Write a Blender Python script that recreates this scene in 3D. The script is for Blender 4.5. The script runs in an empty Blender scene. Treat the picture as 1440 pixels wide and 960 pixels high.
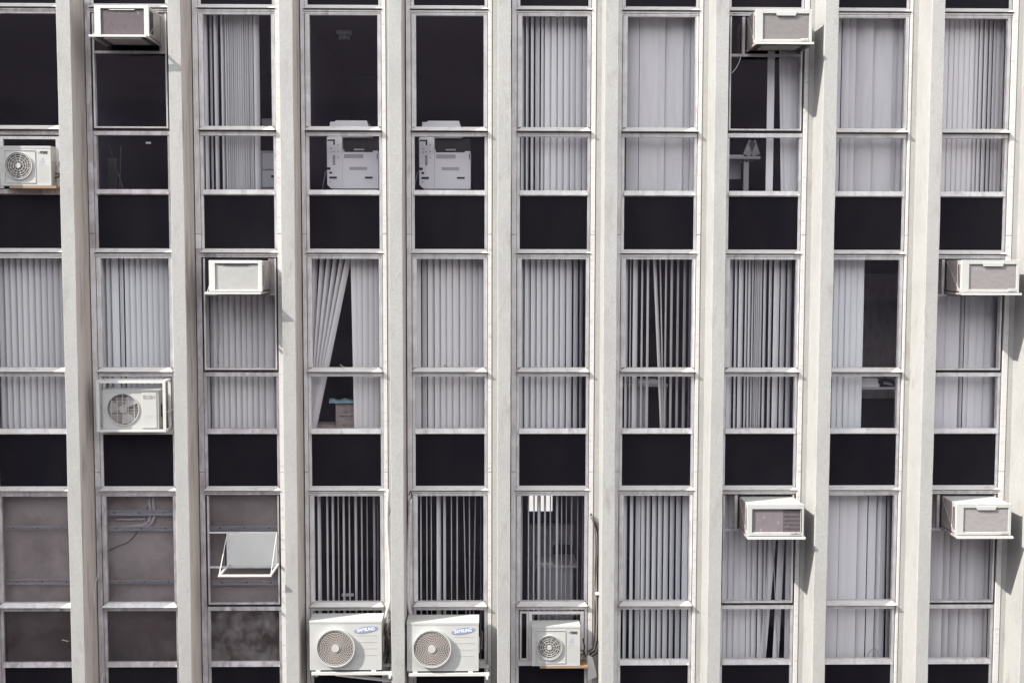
import bpy, bmesh, math, random
from mathutils import Vector, Matrix
random.seed(7)
R = math.radians
scene = bpy.context.scene
col = scene.collection
ZC = 18.0                       # camera height above the street

# ------------------------------------------------------------------ camera
DIST, YAW, PITCH, ROLL, F = 14.948, R(.99344), R(-3.99071), R(.1121), 1668.4
CAM = Vector((0, -DIST, ZC))
fwd = Vector((math.sin(YAW)*math.cos(PITCH), math.cos(YAW)*math.cos(PITCH), math.sin(PITCH)))
r0 = Vector((math.cos(YAW), -math.sin(YAW), 0)); u0 = r0.cross(fwd)
rt = r0*math.cos(ROLL)+u0*math.sin(ROLL); up = -r0*math.sin(ROLL)+u0*math.cos(ROLL)
cd = bpy.data.cameras.new('camera'); cam = bpy.data.objects.new('camera', cd); col.objects.link(cam)
M = Matrix((rt, up, -fwd)).transposed().to_4x4(); M.translation = CAM
cam.matrix_world = M
cd.sensor_width = 36; cd.lens = F/1440*36; cd.clip_end = 3000; cd.clip_start = .1
scene.camera = cam

def U(x, y, Y):
    """photo pixel -> point on the plane at depth Y"""
    v = fwd*F + rt*(x-720) - up*(y-480)
    return CAM + v*((Y+DIST)/v.y)
def UX(x, y, Y): return U(x, y, Y).x
def UZ(x, y, Y): return U(x, y, Y).z

# ------------------------------------------------------------------ materials
def mat(name, base, rough=.6, spec=.4, metallic=0, noise=None, bump=None, ior=None):
    """noise: list of (scale_xyz, colour, lo, hi, detail) mixed over the base"""
    m = bpy.data.materials.new(name); m.use_nodes = True
    nt = m.node_tree; b = nt.nodes['Principled BSDF']
    b.inputs['Roughness'].default_value = rough
    b.inputs['Specular IOR Level'].default_value = spec
    b.inputs['Metallic'].default_value = metallic
    if ior: b.inputs['IOR'].default_value = ior
    tc = nt.nodes.new('ShaderNodeTexCoord'); geo = nt.nodes.new('ShaderNodeNewGeometry')
    cur = None
    b.inputs['Base Color'].default_value = (*base, 1)
    for k, (sc, c, lo, hi, det) in enumerate(noise or []):
        mp = nt.nodes.new('ShaderNodeMapping'); mp.inputs['Scale'].default_value = sc
        mp.inputs['Location'].default_value = (k*3.7, k*1.9, k*5.1)
        nt.links.new(geo.outputs['Position'], mp.inputs['Vector'])
        n = nt.nodes.new('ShaderNodeTexNoise'); n.inputs['Scale'].default_value = 1
        n.inputs['Detail'].default_value = det; n.inputs['Roughness'].default_value = .62
        nt.links.new(mp.outputs[0], n.inputs['Vector'])
        cr = nt.nodes.new('ShaderNodeMapRange'); cr.inputs['From Min'].default_value = lo; cr.inputs['From Max'].default_value = hi
        nt.links.new(n.outputs['Fac'], cr.inputs['Value'])
        mx = nt.nodes.new('ShaderNodeMix'); mx.data_type = 'RGBA'
        nt.links.new(cr.outputs[0], mx.inputs['Factor'])
        if cur is None: mx.inputs[6].default_value = (*base, 1)
        else: nt.links.new(cur, mx.inputs[6])
        mx.inputs[7].default_value = (*c, 1)
        cur = mx.outputs[2]
    if cur: nt.links.new(cur, b.inputs['Base Color'])
    if bump:
        sc, st, dist = bump
        n = nt.nodes.new('ShaderNodeTexNoise'); n.inputs['Scale'].default_value = sc; n.inputs['Detail'].default_value = 6
        nt.links.new(geo.outputs['Position'], n.inputs['Vector'])
        bp = nt.nodes.new('ShaderNodeBump'); bp.inputs['Strength'].default_value = st; bp.inputs['Distance'].default_value = dist
        nt.links.new(n.outputs['Fac'], bp.inputs['Height']); nt.links.new(bp.outputs[0], b.inputs['Normal'])
    return m

def glass(name, tint, refl, dirt=None):
    m = bpy.data.materials.new(name); m.use_nodes = True
    nt = m.node_tree; nt.nodes.clear()
    out = nt.nodes.new('ShaderNodeOutputMaterial')
    tr = nt.nodes.new('ShaderNodeBsdfTransparent'); tr.inputs[0].default_value = (*tint, 1)
    gl = nt.nodes.new('ShaderNodeBsdfGlossy'); gl.inputs['Roughness'].default_value = .03
    gl.inputs[0].default_value = (.98, .88, 1, 1)
    mx = nt.nodes.new('ShaderNodeMixShader'); mx.inputs[0].default_value = refl
    nt.links.new(tr.outputs[0], mx.inputs[1]); nt.links.new(gl.outputs[0], mx.inputs[2])
    last = mx.outputs[0]
    if dirt:
        colr, lo, hi, mxv, scl = dirt
        geo = nt.nodes.new('ShaderNodeNewGeometry')
        n = nt.nodes.new('ShaderNodeTexNoise'); n.inputs['Scale'].default_value = scl; n.inputs['Detail'].default_value = 8
        n.inputs['Roughness'].default_value = .65; n.inputs['Distortion'].default_value = .15
        nt.links.new(geo.outputs['Position'], n.inputs['Vector'])
        mr = nt.nodes.new('ShaderNodeMapRange'); mr.inputs['From Min'].default_value = lo; mr.inputs['From Max'].default_value = hi
        mr.inputs['To Max'].default_value = mxv
        nt.links.new(n.outputs['Fac'], mr.inputs['Value'])
        df = nt.nodes.new('ShaderNodeBsdfDiffuse'); df.inputs[0].default_value = (*colr, 1)
        m2 = nt.nodes.new('ShaderNodeMixShader')
        nt.links.new(mr.outputs[0], m2.inputs[0]); nt.links.new(last, m2.inputs[1]); nt.links.new(df.outputs[0], m2.inputs[2])
        last = m2.outputs[0]
    nt.links.new(last, out.inputs[0])
    return m

MT = {}
MT['concrete'] = mat('painted_concrete', (.395, .388, .374), .9, .1,
    noise=[((3, 3, 1.4), (.335, .33, .32), .46, .70, 6), ((26, 26, 14), (.345, .337, .322), .48, .76, 6), ((7, 7, 2.5), (.26, .245, .23), .58, .78, 6), ((120, 120, 120), (.33, .32, .305), .50, .62, 3)], bump=(38, .38, .010))
MT['grime'] = mat('weathered_concrete', (.50, .44, .41), .95, .05,
    noise=[((8, 8, 1.0), (.24, .20, .19), .50, .78, 6), ((22, 14, 3), (.58, .54, .51), .62, .80, 5)], bump=(60, .4, .004))
MT['frame'] = mat('painted_aluminium', (.735, .715, .715), .6, .25,
    noise=[((12, 12, 3), (.34, .305, .30), .50, .78, 7), ((5, 5, 5), (.59, .565, .56), .42, .66, 4)])
MT['frame_sunlit'] = mat('sunlit_aluminium_tone', (.57, .55, .535), .6, .25,  # darker copy of the frame paint that tones down the sunlit strips
    noise=[((9, 9, 26), (.33, .285, .28), .54, .80, 7), ((50, 50, 50), (.50, .48, .47), .5, .8, 4)])
MT['frame_dirty'] = mat('grimy_aluminium', (.60, .565, .58), .6, .3,
    noise=[((11, 11, 3), (.19, .16, .165), .44, .72, 7), ((4, 4, 4), (.42, .385, .39), .42, .62, 4)])
MT['rubber'] = mat('rubber_seal', (.035, .03, .036), .8, .2)
MT['joint'] = mat('dark_joint', (.12, .10, .105), .9, .1, noise=[((20, 20, 4), (.04, .035, .04), .4, .6, 5)])
MT['spandrel'] = mat('black_spandrel_glass', (.0130, .0118, .0165), .3, .2, noise=[((1.3, 1.3, .6), (.0205, .0185, .0205), .4, .75, 4)], ior=1.25)
MT['pane'] = glass('window_glass', (.975, .97, .98), .026)
MT['pane_dusty'] = glass('dusty_window_glass', (.86, .85, .86), .02, ((.45, .43, .43), .40, 1.0, .22, 1.6))
MT['pane_smeared'] = glass('smeared_window_glass', (.68, .66, .67), .02, ((.60, .57, .56), .42, .90, .36, 5))
MT['pane_film'] = glass('filmed_window_glass', (.66, .64, .655), .02, ((.40, .38, .38), .40, 1.0, .20, 1.5))
MT['blind'] = mat('blind_fabric', (.87, .875, .87), .9, .05)
MT['blind_soft'] = mat('sheer_blind_fabric', (.74, .74, .735), .95, .03, noise=[((9, 9, 1.2), (.66, .66, .66), .45, .7, 4)])
MT['blind_cool'] = mat('blind_fabric_cool', (.86, .88, .885), .9, .05)
MT['blind_warm'] = mat('blind_fabric_old', (.85, .835, .82), .9, .1)
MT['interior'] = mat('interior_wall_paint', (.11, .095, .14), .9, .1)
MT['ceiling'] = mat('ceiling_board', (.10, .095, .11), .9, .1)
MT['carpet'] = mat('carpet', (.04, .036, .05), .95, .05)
MT['backing'] = mat('fibre_board', (.52, .465, .44), .9, .1,
    noise=[((1.6, 1.6, 1.8), (.32, .28, .27), .45, .70, 4), ((40, 40, 40), (.45, .40, .38), .5, .8, 4)])
MT['zinc'] = mat('zinc_rail', (.52, .53, .56), .45, .5, .3, noise=[((14, 14, 50), (.20, .20, .22), .5, .8, 5)])
MT['ac_white'] = mat('enamel_white', (.455, .45, .43), .5, .3, noise=[((9, 9, 9), (.40, .39, .37), .55, .8, 6)])
MT['ac_dirty'] = mat('enamel_weathered', (.54, .53, .505), .6, .3,
    noise=[((24, 24, 16), (.36, .32, .30), .58, .80, 8), ((60, 60, 60), (.36, .22, .16), .72, .84, 4)])
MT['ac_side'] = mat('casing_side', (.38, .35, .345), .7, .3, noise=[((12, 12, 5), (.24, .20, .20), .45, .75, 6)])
MT['ac_under_shade'] = mat('pan_underside_shade', (.09, .08, .085), .8, .2, noise=[((12, 12, 12), (.16, .13, .12), .45, .7, 5)])  # dark tone paints the shade beneath the unit into the pan
MT['ac_grille'] = mat('grille_taupe', (.35, .325, .32), .7, .2, noise=[((10, 10, 26), (.30, .275, .27), .4, .7, 4)])
MT['ac_grille_light'] = mat('grille_pale', (.50, .49, .47), .7, .2, noise=[((5, 5, 12), (.45, .44, .42), .4, .7, 3)])
MT['ac_grille_dirty'] = mat('grille_dirty', (.20, .17, .18), .7, .2,
    noise=[((22, 22, 14), (.46, .43, .45), .62, .72, 8), ((18, 18, 10), (.13, .11, .12), .55, .75, 6)])
MT['black'] = mat('black_plastic', (.02, .018, .024), .6, .3)
MT['coil'] = mat('condenser_coil', (.34, .29, .28), .7, .3, .2, noise=[((2, 2, 90), (.22, .18, .18), .45, .6, 2)])
MT['cond_white'] = mat('condenser_enamel', (.465, .46, .44), .45, .3, noise=[((6, 6, 6), (.43, .425, .405), .5, .8, 5)])
MT['cond_grey'] = mat('condenser_grey', (.43, .42, .41), .55, .35)  # plain grey of ribs, rims, faint marks and the hanging sheet
MT['fan'] = mat('fan_blade', (.44, .41, .40), .6, .3)
MT['guard_back'] = mat('guard_back_brown', (.17, .14, .13), .8, .2, noise=[((2, 2, 120), (.26, .22, .20), .45, .6, 2)])
MT['coil_near'] = mat('coil_fins', (.30, .27, .26), .8, .2, noise=[((2, 2, 70), (.19, .17, .17), .45, .6, 2)])
MT['fan_dark'] = mat('fan_blade_brown', (.13, .10, .095), .6, .3)
MT['mesh_tan'] = mat('guard_mesh', (.43, .385, .36), .6, .3)
MT['mesh_brown'] = mat('dark_stick', (.11, .11, .10), .8, .1)
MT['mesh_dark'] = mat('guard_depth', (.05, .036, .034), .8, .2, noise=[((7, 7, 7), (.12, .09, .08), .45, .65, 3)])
MT['wood'] = mat('raw_wood', (.30, .20, .135), .8, .2, noise=[((4, 4, 50), (.24, .14, .07), .5, .75, 5)])
MT['steel_white'] = mat('bracket_paint', (.56, .55, .53), .5, .4, noise=[((20, 20, 20), (.44, .38, .35), .58, .8, 6)])
MT['steel_rust'] = mat('bracket_rusty', (.66, .58, .52), .6, .3, noise=[((26, 26, 26), (.40, .24, .16), .58, .78, 6)])
MT['wire'] = mat('white_cable', (.58, .57, .545), .6, .3)
MT['brown_wire'] = mat('brown_cable', (.13, .095, .085), .7, .3, noise=[((20, 20, 8), (.28, .24, .22), .5, .7, 4)])
MT['blue'] = mat('emblem_blue', (.25, .27, .40), .5, .3)
MT['ink_grey'] = mat('lettering_grey', (.36, .33, .33), .6, .2)
MT['ink_dark'] = mat('lettering_dark', (.05, .045, .05), .6, .2)
MT['ink_faint'] = mat('lettering_faint', (.37, .38, .42), .6, .2)
MT['letter_white'] = mat('lettering_white', (.82, .82, .82), .5, .3)
MT['copier'] = mat('office_plastic', (.88, .87, .88), .6, .3)
MT['copier2'] = mat('office_plastic_grey', (.46, .455, .47), .6, .3)
MT['paper'] = mat('paper', (.78, .78, .78), .9, .1)
MT['desk'] = mat('desk_laminate', (.62, .60, .60), .5, .3)
MT['card'] = mat('cardboard', (.40, .35, .325), .9, .1, noise=[((8, 8, 30), (.30, .24, .21), .45, .7, 4)])
MT['teal'] = mat('teal_cloth', (.20, .34, .38), .8, .2, noise=[((25, 25, 25), (.45, .60, .66), .5, .65, 3)])
MT['duct'] = mat('insulated_pipe', (.62, .61, .63), .7, .2, noise=[((18, 18, 18), (.40, .38, .40), .5, .75, 4)])
MT['panel_white'] = mat('white_board', (.62, .62, .61), .7, .2, noise=[((5, 5, 5), (.57, .57, .56), .4, .7, 4)])
MT['asphalt'] = mat('asphalt', (.05, .05, .052), .9, .1, noise=[((2, 2, 2), (.07, .07, .07), .4, .7, 5)])
MT['pavement'] = mat('pavement', (.30, .29, .28), .9, .1, noise=[((1, 1, 1), (.22, .21, .20), .4, .7, 5)])
MT['opp_band'] = mat('dim_window_band', (.20, .19, .22), .5, .2, noise=[((.5, .5, .6), (.28, .26, .29), .45, .6, 3)])
MT['opp_wall'] = mat('dark_render', (.30, .28, .30), .9, .1)
MT['cable_dark'] = mat('dark_cable', (.04, .035, .04), .6, .3)
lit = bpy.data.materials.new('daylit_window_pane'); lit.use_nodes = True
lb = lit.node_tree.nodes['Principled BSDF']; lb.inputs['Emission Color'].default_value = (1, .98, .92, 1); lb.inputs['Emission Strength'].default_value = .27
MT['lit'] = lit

# ------------------------------------------------------------------ mesh helpers
class MB:
    def __init__(s): s.v = []; s.f = []; s.mi = []; s.sm = []
    def add(s, vs, fs, mi=0, smooth=False):
        o = len(s.v); s.v += [tuple(v) for v in vs]
        for f in fs: s.f.append(tuple(i+o for i in f)); s.mi.append(mi); s.sm.append(smooth)
    def box(s, x0, x1, y0, y1, z0, z1, mi=0):
        if x0 > x1: x0, x1 = x1, x0
        if y0 > y1: y0, y1 = y1, y0
        if z0 > z1: z0, z1 = z1, z0
        v = [(x0,y0,z0),(x1,y0,z0),(x1,y1,z0),(x0,y1,z0),(x0,y0,z1),(x1,y0,z1),(x1,y1,z1),(x0,y1,z1)]
        s.add(v, [(0,3,2,1),(4,5,6,7),(0,1,5,4),(1,2,6,5),(2,3,7,6),(3,0,4,7)], mi)
    def prism(s, xa0, xa1, xb0, xb1, ya, yb, yback, za, zb, mi=0):
        """bar whose top (za) spans xa0..xa1 at depth ya and bottom (zb) spans xb0..xb1 at depth yb"""
        v = [(xa0,ya,za),(xa1,ya,za),(xa1,yback,za),(xa0,yback,za),(xb0,yb,zb),(xb1,yb,zb),(xb1,yback,zb),(xb0,yback,zb)]
        s.add(v, [(0,1,2,3),(7,6,5,4),(4,5,1,0),(5,6,2,1),(6,7,3,2),(7,4,0,3)], mi)
    def bar(s, a, b, w, h=None, mi=0):
        a = Vector(a); b = Vector(b); h = h or w; d = (b-a).normalized()
        ref = Vector((0,0,1)) if abs(d.z) < .9 else Vector((0,1,0))
        sx = d.cross(ref).normalized()*w/2; sy = sx.cross(d).normalized()*h/2
        v = [a-sx-sy, a+sx-sy, a+sx+sy, a-sx+sy, b-sx-sy, b+sx-sy, b+sx+sy, b-sx+sy]
        s.add(v, [(0,3,2,1),(4,5,6,7),(0,1,5,4),(1,2,6,5),(2,3,7,6),(3,0,4,7)], mi)
    def tube(s, pts, r, n=8, mi=0):
        pts = [Vector(p) for p in pts]
        if not isinstance(r, (list, tuple)): r = [r]*len(pts)
        vs = []; prev = None
        for i, p in enumerate(pts):
            d = (pts[min(i+1, len(pts)-1)]-pts[max(i-1, 0)]).normalized()
            if prev is None:
                ref = Vector((0,1,0)) if abs(d.y) < .9 else Vector((1,0,0))
                a = d.cross(ref).normalized()
            else: a = (prev - d*prev.dot(d)).normalized()
            prev = a; b = d.cross(a)
            for k in range(n):
                t = 2*math.pi*k/n; vs.append(p+(a*math.cos(t)+b*math.sin(t))*r[i])
        fs = []
        for i in range(len(pts)-1):
            for k in range(n):
                k2 = (k+1) % n; fs.append((i*n+k, i*n+k2, (i+1)*n+k2, (i+1)*n+k))
        fs.append(tuple(range(n-1, -1, -1))); fs.append(tuple((len(pts)-1)*n+k for k in range(n)))
        s.add(vs, fs, mi, True)
    def ring(s, c, r1, r2, y0, y1, n=48, mi=0):
        """flat annulus facing -Y with thickness y0(front)..y1"""
        vs = []
        for k in range(n):
            t = 2*math.pi*k/n; ct, st = math.cos(t), math.sin(t)
            vs += [(c[0]+r1*ct, y0, c[1]+r1*st), (c[0]+r2*ct, y0, c[1]+r2*st), (c[0]+r2*ct, y1, c[1]+r2*st), (c[0]+r1*ct, y1, c[1]+r1*st)]
        fs = []
        for k in range(n):
            a = 4*k; b = 4*((k+1) % n)
            fs += [(a, b, b+1, a+1), (a+1, b+1, b+2, a+2), (a+2, b+2, b+3, a+3), (a+3, b+3, b, a)]
        s.add(vs, fs, mi)
    def disc(s, c, r, y0, y1, n=40, mi=0):
        vs = [(c[0]+r*math.cos(2*math.pi*k/n), y0, c[1]+r*math.sin(2*math.pi*k/n)) for k in range(n)] + \
             [(c[0]+r*math.cos(2*math.pi*k/n), y1, c[1]+r*math.sin(2*math.pi*k/n)) for k in range(n)]
        fs = [tuple(range(n)), tuple(range(2*n-1, n-1, -1))] + [(k, n+k, n+(k+1) % n, (k+1) % n) for k in range(n)]
        s.add(vs, fs, mi)
    def build(s, name, mats, parent=None, bevel=0, origin=None):
        me = bpy.data.meshes.new(name); o_ = Vector(origin) if origin else Vector((0,0,0))
        me.from_pydata([tuple(Vector(v)-o_) for v in s.v], [], s.f)
        if not isinstance(mats, (list, tuple)): mats = [mats]
        for m in mats: me.materials.append(MT[m])
        for p, mi, sm in zip(me.polygons, s.mi, s.sm): p.material_index = mi; p.use_smooth = sm
        bm = bmesh.new(); bm.from_mesh(me); bmesh.ops.recalc_face_normals(bm, faces=bm.faces); bm.to_mesh(me); bm.free()
        ob = bpy.data.objects.new(name, me); col.objects.link(ob); ob.location = o_
        if parent: ob.parent = parent; ob.matrix_parent_inverse = Matrix.Translation(-Vector(parent.matrix_world.translation if not parent.parent else WL(parent)))
        if bevel:
            b = ob.modifiers.new('bevel', 'BEVEL'); b.width = bevel; b.segments = 2; b.limit_method = 'ANGLE'
        return ob
def WL(o):
    v = Vector(o.location)
    while o.parent: v = v + o.matrix_parent_inverse.translation + Vector(o.parent.location); o = o.parent
    return v
def tag(o, label=None, cat=None, group=None, kind=None):
    if label: o['label'] = label
    if cat: o['category'] = cat
    if group: o['group'] = group
    if kind: o['kind'] = kind
    return o
def empty(name, loc, label, cat, group=None):
    o = bpy.data.objects.new(name, None); col.objects.link(o); o.location = loc; o.empty_display_size = .1
    bpy.context.view_layer.update()
    return tag(o, label, cat, group)
def text(name, s, size, x, y, z, m, parent, width=None, depth=.002, bold=0, shear=0):
    cu = bpy.data.curves.new(name, 'FONT'); cu.body = s; cu.size = size; cu.extrude = depth; cu.offset = bold; cu.shear = shear
    cu.align_x = 'CENTER'; cu.align_y = 'CENTER'
    t = bpy.data.objects.new(name, cu); col.objects.link(t)
    bpy.context.view_layer.update()
    me = bpy.data.meshes.new_from_object(t.evaluated_get(bpy.context.evaluated_depsgraph_get()))
    bpy.data.objects.remove(t); bpy.data.curves.remove(cu)
    w = max(v.co.x for v in me.vertices)-min(v.co.x for v in me.vertices)
    k = (width/w) if width else 1
    for v in me.vertices:
        v.co = Vector((x+v.co.x*k, y-v.co.z, z+v.co.y))
    me.materials.clear(); me.materials.append(MT[m])
    o = bpy.data.objects.new(name, me); col.objects.link(o)
    if parent: o.parent = parent; o.matrix_parent_inverse = Matrix.Translation(-WL(parent))
    return o

# ------------------------------------------------------------------ measures of the facade
H = 3.0
ZB0 = 3.118 + ZC                # bottom of the spandrel glass of row 0
XL = [-6.213, -4.901, -3.586, -2.275, -.962, .353, 1.662, 2.977, 4.292, 5.578]
XR = [-5.337, -4.023, -2.712, -1.401, -.088, 1.199, 2.537, 3.852, 5.166, 6.449]
FR = [-6.333, -5.02, -3.706, -2.378, -1.076, .237, 1.53, 2.856, 4.179, 5.472, 6.79]   # right edge of each fin
FW = .165
P = 1.311
XLe = [XL[0]-2*P, XL[0]-P] + XL + [XL[9]+1.318, XL[9]+1.318+P]
XRe = [XR[0]-2*P, XR[0]-P] + XR + [XR[9]+1.318, XR[9]+1.318+P]
FRe = [FR[0]-2*P, FR[0]-P] + FR + [FR[10]+P, FR[10]+2*P]
NB = len(XLe)                   # 14 bays, bay c is index c+2
def zb(r): return ZB0 - H*r     # bottom of spandrel row r = head of window row r+1
ROWS = range(0, 5)              # window rows built (1..3 in view, 0 and 4 hardly)

TOPZ = zb(-1)+.9
BOTZ = zb(4)-3.2

building = empty('office_building', (0, 0, 0), 'pale concrete office block with tall narrow fins between columns of windows, filling the picture', 'building')

# fins ---------------------------------------------------------------
for i, xr in enumerate(FRe):
    m = MB(); rnd = random.Random(i)
    x0, x1 = xr-FW, xr
    n = 150; zs = [BOTZ+(TOPZ-BOTZ)*k/n for k in range(n+1)]
    prof = []
    w1 = [0, 0]; w = [0, 0]
    for z in zs:
        w = [w[0]*.82+rnd.gauss(0, .0009), w[1]*.82+rnd.gauss(0, .0009)]
        w1 = [w1[0]*.97+rnd.gauss(0, .0006), w1[1]*.97+rnd.gauss(0, .0006)]
        prof.append((w[0]+w1[0], w[1]+w1[1]))
    c = .005
    for k, z in enumerate(zs):
        a, b = prof[k]
        m.v += [(x0, .02, z), (x0+a*.4, -.25, z), (x0+a, -.5+c, z), (x0+a+c, -.5, z), (x1+b-c, -.5, z), (x1+b, -.5+c, z), (x1+b*.4, -.25, z), (x1, .06, z)]
    for k in range(n):
        for j in range(7):
            q = k*8+j
            m.f.append((q, q+1, q+9, q+8)); m.mi.append(1 if j >= 5 else 0); m.sm.append(False)
    # cap
    m.f.append(tuple(range(8))); m.mi.append(0); m.sm.append(False)
    m.f.append(tuple(n*8+j for j in range(8))); m.mi.append(0); m.sm.append(False)
    # wider base on the left of the fin
    m.box(x0-.064, x0-.0005, -.045, .06, BOTZ, TOPZ, 0)
    m.build('fin', ['concrete', 'grime'], building)

# wall behind everything ------------------------------------------------
m = MB()
for i, xr in enumerate(FRe):
    a = XRe[i-1]+.03 if i > 0 else xr-.35
    b = XLe[i]-.03 if i < NB else xr+.35
    m.box(a, b, .064, .17, BOTZ, TOPZ)
for r in range(-1, 5):
    m.box(XLe[0]-.03, XRe[-1]+.03, .06, .14, zb(r)+.03, zb(r)+.63)
m.box(XLe[0]-.4, XLe[0]-.2, .171, 6.2, BOTZ, TOPZ); m.box(XRe[-1]+.2, XRe[-1]+.4, .171, 6.2, BOTZ, TOPZ)
m.build('wall', 'joint', building)

# floors, ceilings, partitions ---------------------------------------------
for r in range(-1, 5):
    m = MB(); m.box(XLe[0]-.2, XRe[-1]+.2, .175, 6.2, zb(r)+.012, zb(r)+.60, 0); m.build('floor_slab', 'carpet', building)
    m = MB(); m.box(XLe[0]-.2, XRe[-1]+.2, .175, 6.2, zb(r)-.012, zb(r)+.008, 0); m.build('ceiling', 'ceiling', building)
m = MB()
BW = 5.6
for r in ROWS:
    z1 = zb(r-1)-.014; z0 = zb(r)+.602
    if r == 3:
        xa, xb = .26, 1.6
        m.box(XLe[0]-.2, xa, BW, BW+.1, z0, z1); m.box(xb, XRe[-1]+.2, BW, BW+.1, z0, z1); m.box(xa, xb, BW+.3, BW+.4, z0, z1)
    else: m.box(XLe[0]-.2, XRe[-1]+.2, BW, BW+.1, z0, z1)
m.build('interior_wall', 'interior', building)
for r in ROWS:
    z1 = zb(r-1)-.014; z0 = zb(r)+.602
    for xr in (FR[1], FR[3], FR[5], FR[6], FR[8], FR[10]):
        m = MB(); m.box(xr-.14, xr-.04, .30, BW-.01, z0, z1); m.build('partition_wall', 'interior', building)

# windows -----------------------------------------------------------------
AC = {(1, 1): 'R', (7, 1): 'L', (2, 2): 'R', (9, 2): 'L', (7, 3): 'L', (9, 3): 'L'}
BR = {(2, 3)}
SUB = {(0, 1), (5, 3)}
def window(c, r):
    xl, xr = XLe[c+2], XRe[c+2]; z0 = zb(r-1); rnd = random.Random(c*31+r)
    fr_l = FRe[c+2]; fx = FRe[c+3]-FW-.064
    m = MB()
    j = z0-H+.18
    # stiles and cover strips (joint just above each sill)
    for a, b in ((z0-.0, j+.004), (j-.002, z0-H)):
        pass
    m.box(xl-.036, xl, -.012, .058, z0-H+.001, z0, 1); m.box(xr, xr+.036, -.012, .058, z0-H+.001, z0, 1)
    for a, b in ((z0, j+.006), (j, z0-H+.001)):
        m.box(fr_l+.014, xl-.041, -.028+rnd.uniform(-.002, .002), .055, b, a, 1)
        m.box(xr+.041, fx-.006, -.052, .055, b, a, 0)
    m.box(fr_l+.0, fr_l+.012, .035, .055, z0-H+.001, z0, 2)
    m.box(xl-.0405, xl-.0365, .0, .05, z0-H+.001, z0, 2); m.box(xr+.0365, xr+.0405, -.0, .05, z0-H+.001, z0, 2)
    # sill under the spandrel, with a drip groove
    m.prism(xl+.002, xr-.002, xl-.052, xr+.050, -.014, -.066, .05, z0+.0, z0-.050, 0)
    m.box(xl-.045, xr+.042, -.020, .05, z0-.051, z0-.064, 2)
    m.box(xl-.048, xr+.046, -.036, .05, z0-.065, z0-.086, 1)
    m.box(xl-.044, xr+.042, -.018, .05, z0-.0865, z0-.091, 2)
    m.box(xl-.046, xr+.044, -.030, .05, z0-.0915, z0-.108, 1)
    # transom and lower rail
    m.box(xl-.034, xr+.034, -.026, .056, z0-1.602, z0-1.553, 1)
    m.box(xl-.03, xr+.03, -.019, .056, z0-1.552, z0-1.540, 2)  # dark strip stands in for the shade below the sash rail
    m.prism(xl-.0, xr+.0, xl-.012, xr+.012, -.024, -.046, .05, z0-2.268, z0-2.326, 1)
    m.box(xl+.0, xr-.0, -.016, .05, z0-2.3265, z0-2.338, 1)
    dirty = c <= 2 and r == 3
    grimy = dirty or (c, r) in ((1, 1), (2, 2), (0, 1))
    w = m.build('window', ['frame_sunlit', 'frame_dirty' if grimy else 'frame', 'joint'], building, bevel=.0025)
    # lower pane
    g = MB(); g.box(xl-.01, xr+.01, .012, .017, z0-2.28, z0-1.59)
    g.build('pane', 'pane_smeared' if (c, r) == (2, 3) else 'pane_film' if dirty else 'pane', w)
    s = MB()
    il, ir = .024, .012
    zt, zl = z0-.124, z0-1.49
    if (c, r) in AC or (c, r) in BR:
        # shallow fixed light with black seals
        s.box(xl-.034, xl-.018, -.030, .03, zl-.045, z0-.110, 1); s.box(xr+.018, xr+.034, -.030, .03, zl-.045, z0-.110, 1)
        s.box(xl-.017, xl+.004, -.034, .03, zl-.030, zt+.004, 0); s.box(xr-.004, xr+.017, -.034, .03, zl-.030, zt+.004, 0)
        s.box(xl-.017, xr+.017, -.030, .03, zt+.0045, z0-.110, 1)
        s.box(xl+.005, xr-.005, -.040, .03, zl-.028, zl-.008, 0)
        s.box(xl-.030, xr+.030, -.024, .03, zl-.048, zl-.031, 1)
        gx0, gx1 = xl+.002, xr-.002
        gz0, gz1 = zl-.012, zt+.002
        yg = -.012
    else:
        dy = rnd.uniform(-.004, .004)
        yf = -.052+dy
        s.box(xl-.030, xl+il, yf+.018, .03, z0-1.487, z0-.112, 0); s.box(xr-ir, xr+.030, yf+.024, .03, z0-1.487, z0-.112, 0)
        s.box(xl-.012, xl-.009, yf+.015, yf+.03, z0-1.48, z0-.115, 0)
        s.box(xl+il+.0005, xr-ir-.0005, yf+.020, .03, zt, z0-.112, 0)
        # projecting bottom rail with mitred ends
        s.prism(xl+.016, xr-.008, xl-.040, xr+.036, yf-.002, -.100, .03, zl+.001, z0-1.538, 2)
        s.box(xl-.041, xl-.030, -.085, -.02, z0-1.545, z0-1.534, 3); s.box(xr+.027, xr+.037, -.085, -.02, z0-1.545, z0-1.534, 3)
        gx0, gx1 = xl+il-.004, xr-ir+.004
        gz0, gz1 = zl-.005, zt+.004
        yg = yf+.040
    if (c, r) in SUB:
        # an extra aluminium frame fitted in the lower light round the condenser
        a, b = xl+.012, xr-.012; zz0, zz1 = z0-2.262, z0-1.622
        mx = xl+.125
        for (p0, p1, q0, q1) in ((a, a+.022, zz0, zz1), (mx-.026, mx-.004, zz0, zz1), (mx, mx+.045, zz0, zz1), (b-.045, b, zz0, zz1)):
            s.box(p0, p1, -.040, -.0, q0, q1, 0)
        s.box(a+.0225, mx-.0265, -.038, -.0, zz1-.022, zz1, 0); s.box(a+.0225, mx-.0265, -.038, -.0, zz0, zz0+.022, 0)
        s.box(mx+.0455, b-.0455, -.038, -.0, zz1-.035, zz1, 0)
    s.build('sash', ['frame_dirty' if dirty else 'frame', 'rubber', 'frame' if dirty else 'frame_sunlit', 'joint'], w, bevel=.0025)
    g = MB()
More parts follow.
